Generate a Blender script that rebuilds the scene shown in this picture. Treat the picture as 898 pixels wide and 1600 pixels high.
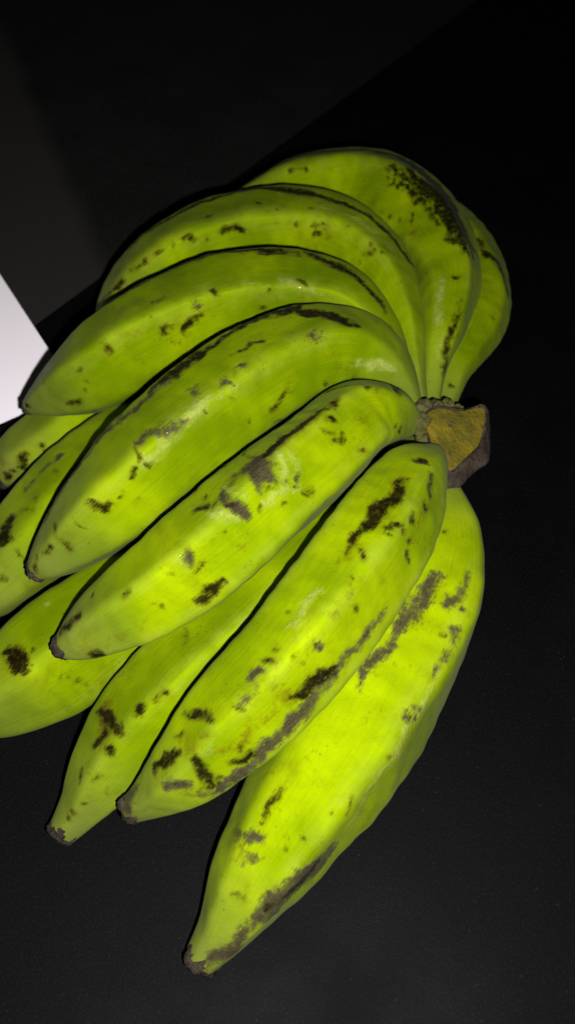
import bpy, bmesh, math, random
import numpy as np
from mathutils import Vector

for o in list(bpy.data.objects):
    bpy.data.objects.remove(o, do_unlink=True)
scene = bpy.context.scene
COL = scene.collection

# ------------------------------------------------------------------ camera
TILT = math.radians(33); DIST = 0.46
CAM = Vector((0, -math.sin(TILT) * DIST, .05 + math.cos(TILT) * DIST))
cd = bpy.data.cameras.new('camera'); cam = bpy.data.objects.new('camera', cd); COL.objects.link(cam)
cam.location = CAM; cam.rotation_euler = (TILT, 0, 0)
cd.sensor_fit = 'VERTICAL'; cd.sensor_height = 24; cd.lens = 12 / math.tan(math.radians(58) / 2)
cd.clip_start = .01; cd.clip_end = 50
cd.dof.use_dof = True; cd.dof.focus_distance = .40; cd.dof.aperture_fstop = 7
scene.camera = cam
# ------------------------------------------------------------------ world: a dark room
w = bpy.data.worlds.new('World'); scene.world = w; w.use_nodes = True
w.node_tree.nodes['Background'].inputs[0].default_value = (.85, .9, 1, 1)
w.node_tree.nodes['Background'].inputs[1].default_value = .006
# ------------------------------------------------------------------ the phone's flash, beside the lens
fl = bpy.data.lights.new('flash', 'SPOT'); flash = bpy.data.objects.new('flash', fl); COL.objects.link(flash)
right = Vector((1, 0, 0)); up = Vector((0, math.cos(TILT), math.sin(TILT)))
flash.location = CAM + right * .021 - up * .022
aim = Vector((-.065, -.075, .05))
flash.rotation_euler = (aim - flash.location).to_track_quat('-Z', 'Y').to_euler()
fl.spot_size = math.radians(128); fl.spot_blend = 1.0
fl.energy = 19.0; fl.color = (1, .965, .985); fl.shadow_soft_size = .004
vs = scene.view_settings; vs.view_transform = 'Standard'; vs.look = 'None'; vs.exposure = 0; vs.gamma = 1

# ------------------------------------------------------------------ measured data (metres): axis points with radius, skin marks with some painted shade, stem
AXES = {"A": [[0.0824, 0.0611, 0.0501, 0.0041], [0.0868, 0.0742, 0.0513, 0.0059], [0.0924, 0.0913, 0.0507, 0.0078], [0.1004, 0.1099, 0.048, 0.0112], [0.1095, 0.131, 0.0446, 0.0152], [0.1162, 0.1571, 0.0405, 0.0169], [0.1161, 0.1909, 0.0358, 0.0176], [0.1086, 0.2221, 0.0324, 0.0173], [0.0962, 0.2461, 0.029, 0.0161], [0.0826, 0.2633, 0.0256, 0.0121], [0.0753, 0.2691, 0.0241, 0.007]], "B": [[0.0758, 0.0561, 0.0552, 0.004], [0.0765, 0.0704, 0.059, 0.0054], [0.0794, 0.0874, 0.0637, 0.0076], [0.0852, 0.1132, 0.0663, 0.013], [0.0906, 0.1502, 0.0646, 0.0187], [0.081, 0.1997, 0.0584, 0.0257], [0.0541, 0.2365, 0.0519, 0.0293], [0.017, 0.2449, 0.0453, 0.029], [-0.0153, 0.2354, 0.0388, 0.0248], [-0.0346, 0.2222, 0.0343, 0.0173], [-0.0449, 0.2152, 0.0299, 0.0099], [-0.048, 0.2109, 0.0295, 0.0057]], "C": [[0.0707, 0.0551, 0.0574, 0.004], [0.0684, 0.0694, 0.0612, 0.0054], [0.0659, 0.0864, 0.0673, 0.0075], [0.0614, 0.1152, 0.0726, 0.0126], [0.0501, 0.1501, 0.0719, 0.0199], [0.0248, 0.1791, 0.069, 0.0251], [-0.0091, 0.1871, 0.0661, 0.0262], [-0.0481, 0.1769, 0.0609, 0.0273], [-0.0812, 0.1602, 0.0498, 0.0243], [-0.0993, 0.1485, 0.0401, 0.016], [-0.1073, 0.1427, 0.0342, 0.0095], [-0.1111, 0.1407, 0.0304, 0.005]], "D": [[0.0646, 0.0601, 0.0619, 0.004], [0.0579, 0.074, 0.0711, 0.0074], [0.0461, 0.0931, 0.0797, 0.0135], [0.0292, 0.1097, 0.0846, 0.0187], [0.0021, 0.1173, 0.0851, 0.0219], [-0.0318, 0.1124, 0.0829, 0.025], [-0.0762, 0.0932, 0.0738, 0.0255], [-0.1018, 0.0797, 0.0642, 0.0228], [-0.1232, 0.0751, 0.0535, 0.0148], [-0.1363, 0.0734, 0.0465, 0.0077], [-0.1412, 0.0733, 0.0433, 0.0046]], "E": [[0.065, 0.0498, 0.0692, 0.0039], [0.0578, 0.0563, 0.079, 0.009], [0.0479, 0.0647, 0.0873, 0.0141], [0.033, 0.07, 0.0933, 0.0182], [0.0098, 0.0644, 0.0951, 0.0219], [-0.0153, 0.0495, 0.093, 0.0244], [-0.0501, 0.0199, 0.0861, 0.025], [-0.0826, -0.0115, 0.0743, 0.0219], [-0.1019, -0.0277, 0.0664, 0.0152], [-0.1124, -0.0356, 0.0622, 0.0095], [-0.1172, -0.0381, 0.0593, 0.0057]], "F": [[0.0644, 0.0414, 0.0682, 0.0045], [0.0575, 0.0377, 0.0765, 0.0095], [0.0468, 0.0329, 0.0864, 0.0152], [0.0333, 0.0241, 0.093, 0.0188], [0.0179, 0.0049, 0.0968, 0.0205], [-0.0006, -0.014, 0.0968, 0.0215], [-0.0271, -0.0389, 0.0919, 0.0227], [-0.0558, -0.0598, 0.082, 0.0203], [-0.0771, -0.0708, 0.0738, 0.0159], [-0.0912, -0.0777, 0.0682, 0.0103], [-0.0981, -0.0804, 0.0655, 0.0061]], "G": [[0.0718, 0.0232, 0.0695, 0.0044], [0.0669, 0.0097, 0.0788, 0.0098], [0.0565, -0.0075, 0.0869, 0.0171], [0.0439, -0.0312, 0.0912, 0.0215], [0.0276, -0.0568, 0.0908, 0.0224], [0.011, -0.0808, 0.0861, 0.0222], [-0.0063, -0.1007, 0.0792, 0.0216], [-0.0234, -0.1157, 0.0714, 0.0202], [-0.0404, -0.1312, 0.0618, 0.0152], [-0.0547, -0.1389, 0.0495, 0.0096], [-0.0662, -0.1432, 0.0402, 0.0059]], "H": [[0.0776, 0.0189, 0.0564, 0.0045], [0.0769, 0.004, 0.0584, 0.0101], [0.0747, -0.0135, 0.0565, 0.0192], [0.0666, -0.0364, 0.0513, 0.0286], [0.0487, -0.0711, 0.0439, 0.0322], [0.026, -0.1109, 0.0395, 0.03], [0.0005, -0.1473, 0.0335, 0.0237], [-0.0163, -0.1727, 0.0276, 0.0176], [-0.0281, -0.1894, 0.0197, 0.0106], [-0.036, -0.1981, 0.0148, 0.0071]], "I": [[0.0733, 0.0551, 0.0478, 0.0048], [0.0524, 0.0777, 0.0515, 0.0118], [0.0183, 0.1047, 0.0474, 0.0187], [-0.0216, 0.1117, 0.0396, 0.0227], [-0.0663, 0.106, 0.0297, 0.0237], [-0.103, 0.0921, 0.0233, 0.0221], [-0.1284, 0.0712, 0.0203, 0.0189], [-0.1469, 0.0574, 0.0176, 0.0158], [-0.1579, 0.0501, 0.015, 0.0122], [-0.1618, 0.047, 0.0143, 0.0079]], "J": [[0.0732, 0.0507, 0.0512, 0.0047], [0.0508, 0.0561, 0.0563, 0.0114], [0.0107, 0.0717, 0.0533, 0.0193], [-0.0411, 0.0643, 0.0461, 0.0235], [-0.0855, 0.0446, 0.0368, 0.0247], [-0.1142, 0.0183, 0.0305, 0.0243], [-0.1359, -0.0112, 0.0262, 0.0217], [-0.1523, -0.0301, 0.02, 0.0149], [-0.1609, -0.0356, 0.0137, 0.0078]], "K": [[0.0747, 0.0498, 0.049, 0.0047], [0.0537, 0.0452, 0.0539, 0.012], [0.0168, 0.0289, 0.0508, 0.0191], [-0.0191, 0.0053, 0.0448, 0.0233], [-0.0551, -0.0231, 0.039, 0.0247], [-0.0865, -0.0483, 0.0333, 0.0248], [-0.1134, -0.0701, 0.0296, 0.0262], [-0.135, -0.0854, 0.0258, 0.0198], [-0.1507, -0.0935, 0.02, 0.0114], [-0.1592, -0.0961, 0.0143, 0.0061]], "L": [[0.0768, 0.0456, 0.0512, 0.0047], [0.0621, 0.0269, 0.0564, 0.0117], [0.0301, -0.0054, 0.0554, 0.0194], [-0.0042, -0.0433, 0.0513, 0.0223], [-0.0363, -0.077, 0.045, 0.0234], [-0.0643, -0.1045, 0.0346, 0.0213], [-0.0807, -0.1228, 0.0263, 0.0163], [-0.0917, -0.1366, 0.018, 0.01], [-0.1002, -0.1451, 0.0117, 0.0069]]}
MARKS = {  # dark strips on upper edges and shoulders mix blemish with painted-in shade
"A": [["d", [[0.1162, 0.1987, 0.0523, 0.00196], [0.1246, 0.1749, 0.0544, 0.00306], [0.1297, 0.1564, 0.049, 0.00265]]], ["d", [[0.0881, 0.0754, 0.0571, 0.00137]]], ["d", [[0.1195, 0.1805, 0.0543, 0.00269]]], ["d", [[0.1105, 0.142, 0.0591, 0.00073], [0.115, 0.1411, 0.058, 0.00074]]], ["o", [[0.1087, 0.1243, 0.059, 0.0014]]], ["d", [[0.0943, 0.1314, 0.0441, 0.00096]]], ["o", [[0.0971, 0.1363, 0.0491, 0.00056], [0.0962, 0.1403, 0.0404, 0.00091], [0.0951, 0.1357, 0.0421, 0.00045]]], ["o", [[0.1068, 0.1096, 0.0571, 0.00053], [0.1034, 0.1084, 0.0578, 0.00085], [0.1007, 0.1058, 0.0582, 0.00042]]], ["d", [[0.1287, 0.136, 0.0387, 0.0009]]], ["o", [[0.0996, 0.1114, 0.0591, 0.00227]]], ["d", [[0.1157, 0.1264, 0.0573, 0.00085]]], ["o", [[0.1276, 0.1333, 0.0388, 0.00056], [0.1256, 0.1293, 0.0391, 0.0009], [0.1237, 0.125, 0.0403, 0.00045]]], ["d", [[0.0997, 0.1149, 0.0595, 0.0007]]], ["o", [[0.1018, 0.1105, 0.0585, 0.00053], [0.1017, 0.1075, 0.0582, 0.00085], [0.1014, 0.1029, 0.0577, 0.00042]]], ["o", [[0.1171, 0.115, 0.0453, 0.00055], [0.1163, 0.1134, 0.0438, 0.00088], [0.1161, 0.1131, 0.0432, 0.00044]]], ["o", [[0.1192, 0.1297, 0.0566, 0.00055], [0.1155, 0.1309, 0.0578, 0.00087], [0.1128, 0.1303, 0.0583, 0.00044]]], ["o", [[0.1172, 0.1291, 0.0572, 0.00178]]], ["o", [[0.1068, 0.132, 0.06, 0.0016]]]],
"B": [["d", [[0.044, 0.2545, 0.0749, 0.00271], [0.0699, 0.2491, 0.0731, 0.00633], [0.0875, 0.2215, 0.0763, 0.00843], [0.0971, 0.1857, 0.0816, 0.00659], [0.1055, 0.1688, 0.0737, 0.00398]]], ["d", [[0.0578, 0.2242, 0.0839, 0.00077], [0.0737, 0.2028, 0.0838, 0.00225], [0.0828, 0.1815, 0.0832, 0.00147], [0.0864, 0.1741, 0.0836, 0.00219]]], ["d", [[0.0614, 0.2137, 0.0808, 0.00191]]], ["d", [[0.065, 0.2108, 0.0816, 0.0019]]], ["d", [[0.0567, 0.1995, 0.0718, 0.00134]]], ["d", [[0.0923, 0.1339, 0.0811, 0.00176]]], ["d", [[0.0813, 0.1909, 0.0842, 0.00148]]], ["d", [[0.0905, 0.1624, 0.0834, 0.0018]]], ["d", [[0.0931, 0.1173, 0.0793, 0.00104], [0.0866, 0.0966, 0.0743, 0.00136], [0.0809, 0.0764, 0.0668, 0.00101]]], ["d", [[-0.0151, 0.2626, 0.0528, 0.00242], [0.0, 0.2669, 0.0592, 0.00323], [0.0243, 0.26, 0.0696, 0.00276], [0.046, 0.2486, 0.0782, 0.0027]]], ["d", [[0.0024, 0.2364, 0.0722, 0.00118], [0.0105, 0.2366, 0.0736, 0.00118]]], ["d", [[0.0246, 0.2331, 0.0754, 0.00118]]], ["p", [[0.0842, 0.1303, 0.0807, 0.00245], [0.0818, 0.1052, 0.0769, 0.0024], [0.0796, 0.0841, 0.0703, 0.00237]]], ["d", [[0.0623, 0.2231, 0.0855, 0.00191], [0.0794, 0.2003, 0.0858, 0.00299], [0.0915, 0.1743, 0.0851, 0.00328], [0.0997, 0.1514, 0.0828, 0.00214]]], ["o", [[0.0752, 0.147, 0.0727, 0.00054], [0.0763, 0.1452, 0.075, 0.00086], [0.0772, 0.1425, 0.0767, 0.00043]]], ["d", [[0.0649, 0.1887, 0.0742, 0.00079]]], ["d", [[0.0263, 0.2204, 0.0631, 0.00071]]], ["d", [[0.072, 0.1841, 0.0786, 0.00056], [0.0712, 0.1828, 0.0781, 0.00089], [0.0699, 0.1833, 0.0772, 0.00045]]], ["o", [[0.0683, 0.2059, 0.082, 0.00267]]], ["o", [[0.0302, 0.2192, 0.0345, 0.00062], [0.0336, 0.2198, 0.0326, 0.00099], [0.0331, 0.2207, 0.0308, 0.0005]]], ["o", [[0.0419, 0.2148, 0.0667, 0.00059], [0.0429, 0.2145, 0.0674, 0.00093], [0.0449, 0.2136, 0.0687, 0.00047]]], ["o", [[0.0852, 0.183, 0.0845, 0.00149]]], ["o", [[0.0722, 0.1382, 0.0618, 0.00055], [0.0722, 0.1371, 0.062, 0.00087], [0.0722, 0.1382, 0.0618, 0.00044]]], ["d", [[0.0612, 0.1934, 0.073, 0.00088]]], ["o", [[0.056, 0.1991, 0.0425, 0.00245]]], ["d", [[0.0733, 0.1878, 0.0796, 0.00056], [0.072, 0.1822, 0.0785, 0.00089], [0.0705, 0.1789, 0.0775, 0.00044]]], ["o", [[0.0963, 0.137, 0.0814, 0.00172]]], ["o", [[0.058, 0.1924, 0.0529, 0.00058], [0.0596, 0.1904, 0.0497, 0.00094], [0.062, 0.1857, 0.0544, 0.00046]]], ["o", [[0.0629, 0.194, 0.0743, 0.00057], [0.0641, 0.1905, 0.0742, 0.0009], [0.0645, 0.1893, 0.0741, 0.00045]]], ["o", [[0.0332, 0.2219, 0.0673, 0.00059], [0.0342, 0.2208, 0.0666, 0.00094], [0.0356, 0.2195, 0.0658, 0.00047]]], ["o", [[0.0729, 0.1739, 0.0785, 0.00331]]], ["o", [[0.074, 0.208, 0.0856, 0.00056], [0.0764, 0.2064, 0.0862, 0.0009], [0.078, 0.2044, 0.0863, 0.00045]]], ["d", [[0.0588, 0.2171, 0.0809, 0.00069]]], ["o", [[0.0724, 0.1911, 0.0796, 0.00056], [0.0717, 0.1897, 0.0788, 0.0009], [0.0694, 0.1891, 0.0772, 0.00045]]], ["d", [[0.0836, 0.1772, 0.0829, 0.00055], [0.0828, 0.177, 0.0826, 0.00088], [0.0852, 0.1722, 0.0831, 0.00044]]], ["d", [[0.0726, 0.2186, 0.0863, 0.00342], [0.0893, 0.1921, 0.086, 0.00555], [0.099, 0.1678, 0.0832, 0.00472], [0.1047, 0.1569, 0.0762, 0.0029]]]],
"C": [["d", [[-0.0286, 0.2008, 0.0853, 0.00255], [-0.019, 0.2018, 0.0867, 0.00291], [0.0013, 0.1945, 0.0907, 0.00324], [0.0181, 0.1874, 0.0918, 0.00249]]], ["d", [[0.0181, 0.1874, 0.0918, 0.00249], [0.029, 0.1826, 0.0918, 0.00283], [0.049, 0.1721, 0.0892, 0.00245], [0.0613, 0.156, 0.0862, 0.00207], [0.0683, 0.143, 0.0825, 0.0017]]], ["d", [[-0.0927, 0.1747, 0.0661, 0.0018], [-0.0705, 0.1845, 0.0778, 0.00216], [-0.0446, 0.194, 0.0849, 0.00216], [-0.0272, 0.2011, 0.0854, 0.00255]]], ["p", [[0.0075, 0.1841, 0.0925, 0.00182], [0.029, 0.1715, 0.0944, 0.00179], [0.0463, 0.159, 0.0925, 0.00177], [0.0572, 0.1457, 0.0897, 0.00175]]], ["d", [[-0.018, 0.182, 0.0918, 0.00127]]], ["d", [[0.0062, 0.1669, 0.0895, 0.00108]]], ["d", [[0.0168, 0.1621, 0.0855, 0.00144]]], ["d", [[0.0517, 0.1404, 0.0929, 0.00087]]], ["d", [[-0.0443, 0.161, 0.0846, 0.00126]]], ["d", [[-0.0446, 0.173, 0.0897, 0.0009]]], ["d", [[-0.0294, 0.1775, 0.0915, 0.00126]]], ["d", [[-0.0555, 0.1598, 0.0868, 0.00125]]], ["d", [[-0.0642, 0.1568, 0.0844, 0.00107]]], ["d", [[-0.0714, 0.1541, 0.0814, 0.00108]]], ["d", [[0.03, 0.181, 0.0921, 0.00182]]], ["d", [[-0.037, 0.1646, 0.0883, 0.00143], [-0.0315, 0.1653, 0.0875, 0.00251], [-0.0242, 0.1656, 0.0858, 0.00144]]], ["d", [[-0.0784, 0.1509, 0.0775, 0.00144], [-0.0898, 0.147, 0.0712, 0.0009]]], ["d", [[-0.0945, 0.1447, 0.0669, 0.00145], [-0.106, 0.1445, 0.055, 0.00093]]], ["o", [[-0.0555, 0.1598, 0.0868, 0.00143], [-0.0784, 0.1509, 0.0775, 0.00144], [-0.0983, 0.1433, 0.0628, 0.00146]]], ["d", [[0.0668, 0.0696, 0.0671, 0.00101]]], ["o", [[0.0228, 0.1588, 0.0863, 0.00282]]], ["o", [[0.0587, 0.1233, 0.0892, 0.00295]]], ["o", [[0.0063, 0.1637, 0.08, 0.00055], [0.0085, 0.162, 0.0768, 0.00087], [0.0124, 0.1604, 0.0768, 0.00044]]], ["d", [[-0.0133, 0.1598, 0.0596, 0.00056], [-0.0117, 0.1605, 0.0645, 0.00089], [-0.0102, 0.1611, 0.0665, 0.00044]]], ["o", [[0.0703, 0.1426, 0.0803, 0.0024]]], ["o", [[0.0395, 0.1414, 0.0839, 0.00238]]], ["d", [[-0.0638, 0.1524, 0.0773, 0.00054], [-0.0625, 0.153, 0.0776, 0.00086], [-0.0604, 0.1539, 0.0785, 0.00043]]], ["o", [[-0.0469, 0.1596, 0.0834, 0.00198]]], ["d", [[0.0103, 0.1747, 0.094, 0.0009]]], ["d", [[-0.0578, 0.1597, 0.0868, 0.00054], [-0.0566, 0.1595, 0.0866, 0.00086], [-0.0526, 0.1592, 0.0852, 0.00043]]], ["o", [[0.0173, 0.1642, 0.0906, 0.00232]]], ["o", [[0.0338, 0.1835, 0.0912, 0.00055], [0.0345, 0.1808, 0.0915, 0.00087], [0.0368, 0.1808, 0.0908, 0.00044]]], ["o", [[-0.0155, 0.173, 0.093, 0.00054], [-0.0137, 0.172, 0.0927, 0.00086], [-0.0134, 0.1704, 0.0917, 0.00043]]], ["o", [[0.0201, 0.1577, 0.0808, 0.00157]]], ["o", [[0.0148, 0.1672, 0.0935, 0.00053], [0.0171, 0.1647, 0.0915, 0.00086], [0.018, 0.1638, 0.0903, 0.00043]]], ["o", [[-0.0094, 0.169, 0.0894, 0.00054], [-0.0071, 0.1686, 0.089, 0.00086], [-0.0084, 0.1679, 0.0869, 0.00043]]], ["d", [[-0.0072, 0.1751, 0.093, 0.0007]]], ["d", [[0.0167, 0.1647, 0.0913, 0.00054], [0.0147, 0.1652, 0.0907, 0.00086], [0.0128, 0.1654, 0.0896, 0.00043]]], ["d", [[0.0224, 0.1844, 0.0921, 0.0012], [0.0238, 0.1821, 0.0924, 0.00152], [0.0257, 0.1831, 0.0919, 0.00109]]], ["o", [[0.0205, 0.1618, 0.0886, 0.00253]]], ["d", [[0.0442, 0.1469, 0.0928, 0.00074]]], ["d", [[0.0514, 0.11, 0.078, 0.00081]]], ["o", [[0.0206, 0.1677, 0.095, 0.00053], [0.0227, 0.1654, 0.0948, 0.00085], [0.0251, 0.1617, 0.0933, 0.00043]]], ["o", [[-0.0126, 0.163, 0.0727, 0.00277]]], ["o", [[0.0316, 0.1583, 0.094, 0.00271]]], ["o", [[-0.0016, 0.1784, 0.0929, 0.00227]]], ["o", [[0.0401, 0.1703, 0.0924, 0.00118]]], ["d", [[0.0465, 0.1428, 0.0918, 0.00052], [0.0429, 0.143, 0.0886, 0.00084], [0.0411, 0.1441, 0.0876, 0.00042]]]],
"D": [["d", [[-0.0939, 0.1067, 0.0882, 0.00162], [-0.0698, 0.1171, 0.0967, 0.00228], [-0.052, 0.1234, 0.1012, 0.00228], [-0.0293, 0.129, 0.1036, 0.00229]]], ["d", [[-0.0293, 0.129, 0.1036, 0.00229], [-0.0127, 0.1277, 0.1053, 0.00294], [0.0034, 0.1258, 0.105, 0.00227]]], ["d", [[0.0095, 0.1268, 0.1041, 0.00194], [0.0257, 0.119, 0.1029, 0.00226], [0.0418, 0.1082, 0.0982, 0.00192], [0.0495, 0.0962, 0.0931, 0.00158]]], ["d", [[-0.0533, 0.1122, 0.1033, 0.00149]]], ["d", [[-0.0359, 0.0956, 0.1065, 0.00225]]], ["d", [[-0.0623, 0.0797, 0.0949, 0.00178]]], ["d", [[-0.026, 0.0983, 0.1077, 0.00097]]], ["d", [[0.0516, 0.0867, 0.0898, 0.00197]]], ["d", [[-0.0509, 0.0836, 0.093, 0.00228], [-0.0478, 0.0853, 0.0942, 0.0026], [-0.0438, 0.088, 0.0979, 0.00097]]], ["g", [[-0.0459, 0.0893, 0.1027, 0.00129]]], ["o", [[-0.0576, 0.0791, 0.0895, 0.00293]]], ["o", [[-0.0893, 0.0983, 0.0929, 0.00199]]], ["o", [[-0.0747, 0.0844, 0.1023, 0.00192]]], ["o", [[-0.0488, 0.0858, 0.0964, 0.00324]]], ["o", [[-0.0625, 0.0799, 0.0956, 0.0029]]], ["o", [[-0.1262, 0.0662, 0.07, 0.001], [-0.1105, 0.0681, 0.0855, 0.00097], [-0.0925, 0.075, 0.0961, 0.00064]]], ["d", [[-0.1134, 0.0595, 0.0616, 0.001], [-0.1067, 0.0584, 0.0643, 0.00133]]], ["d", [[-0.1015, 0.0586, 0.0578, 0.00134]]], ["d", [[-0.1394, 0.068, 0.0502, 0.00172]]], ["p", [[-0.0479, 0.092, 0.1059, 0.00096], [-0.0277, 0.0986, 0.1077, 0.00161], [-0.0118, 0.1005, 0.1072, 0.00194], [0.0013, 0.1028, 0.1055, 0.00195], [0.0173, 0.0984, 0.101, 0.0013]]], ["d", [[-0.1044, 0.0642, 0.0818, 0.00071]]], ["o", [[-0.0752, 0.0714, 0.0856, 0.00049], [-0.075, 0.0705, 0.083, 0.00078], [-0.0749, 0.0693, 0.08, 0.00039]]], ["d", [[-0.1059, 0.0605, 0.0723, 0.00051]]], ["o", [[-0.0118, 0.0972, 0.102, 0.00219]]], ["o", [[-0.0919, 0.0705, 0.092, 0.00277]]], ["d", [[-0.014, 0.0954, 0.0951, 0.0006]]], ["o", [[0.0178, 0.1275, 0.1026, 0.00226]]], ["d", [[-0.0614, 0.0805, 0.0961, 0.00078]]], ["o", [[-0.037, 0.0895, 0.0962, 0.00241]]], ["d", [[-0.1021, 0.062, 0.0766, 0.00061]]], ["o", [[0.0136, 0.0978, 0.0964, 0.00146]]], ["o", [[-0.0397, 0.0893, 0.0977, 0.00253]]], ["o", [[-0.0916, 0.081, 0.0964, 0.00048], [-0.0865, 0.077, 0.0983, 0.00077], [-0.0848, 0.0773, 0.0988, 0.00038]]], ["o", [[0.0056, 0.0988, 0.0985, 0.00263]]], ["o", [[-0.0419, 0.0827, 0.0829, 0.0005], [-0.0391, 0.0828, 0.08, 0.0008], [-0.0377, 0.0831, 0.0757, 0.0004]]], ["o", [[-0.0333, 0.0871, 0.0872, 0.00212]]], ["d", [[-0.0082, 0.0988, 0.1044, 0.00056]]], ["o", [[-0.0208, 0.0969, 0.1066, 0.00244]]], ["d", [[-0.0927, 0.0716, 0.0936, 0.00048], [-0.0909, 0.0704, 0.0917, 0.00077], [-0.0892, 0.0703, 0.0908, 0.00039]]], ["o", [[-0.0186, 0.095, 0.0997, 0.00119]]], ["o", [[-0.0785, 0.0772, 0.0992, 0.00048], [-0.076, 0.0763, 0.0967, 0.00077], [-0.0739, 0.0763, 0.0954, 0.00039]]], ["d", [[0.0061, 0.1057, 0.1056, 0.00049], [0.0088, 0.1039, 0.1053, 0.00078], [0.0096, 0.1022, 0.1049, 0.00039]]], ["o", [[-0.0793, 0.0755, 0.0969, 0.00222]]], ["o", [[0.0003, 0.0976, 0.093, 0.00192]]], ["d", [[-0.0617, 0.0808, 0.0967, 0.00048], [-0.0598, 0.0813, 0.0964, 0.00077], [-0.0584, 0.0813, 0.0952, 0.00039]]], ["d", [[-0.0673, 0.0822, 0.1024, 0.00075]]], ["o", [[-0.0484, 0.0783, 0.0767, 0.0005], [-0.044, 0.0801, 0.0755, 0.0008], [-0.0419, 0.0812, 0.0766, 0.0004]]], ["d", [[-0.067, 0.0923, 0.1031, 0.00048], [-0.0641, 0.0918, 0.1041, 0.00077], [-0.0612, 0.0937, 0.1045, 0.00039]]]],
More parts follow.
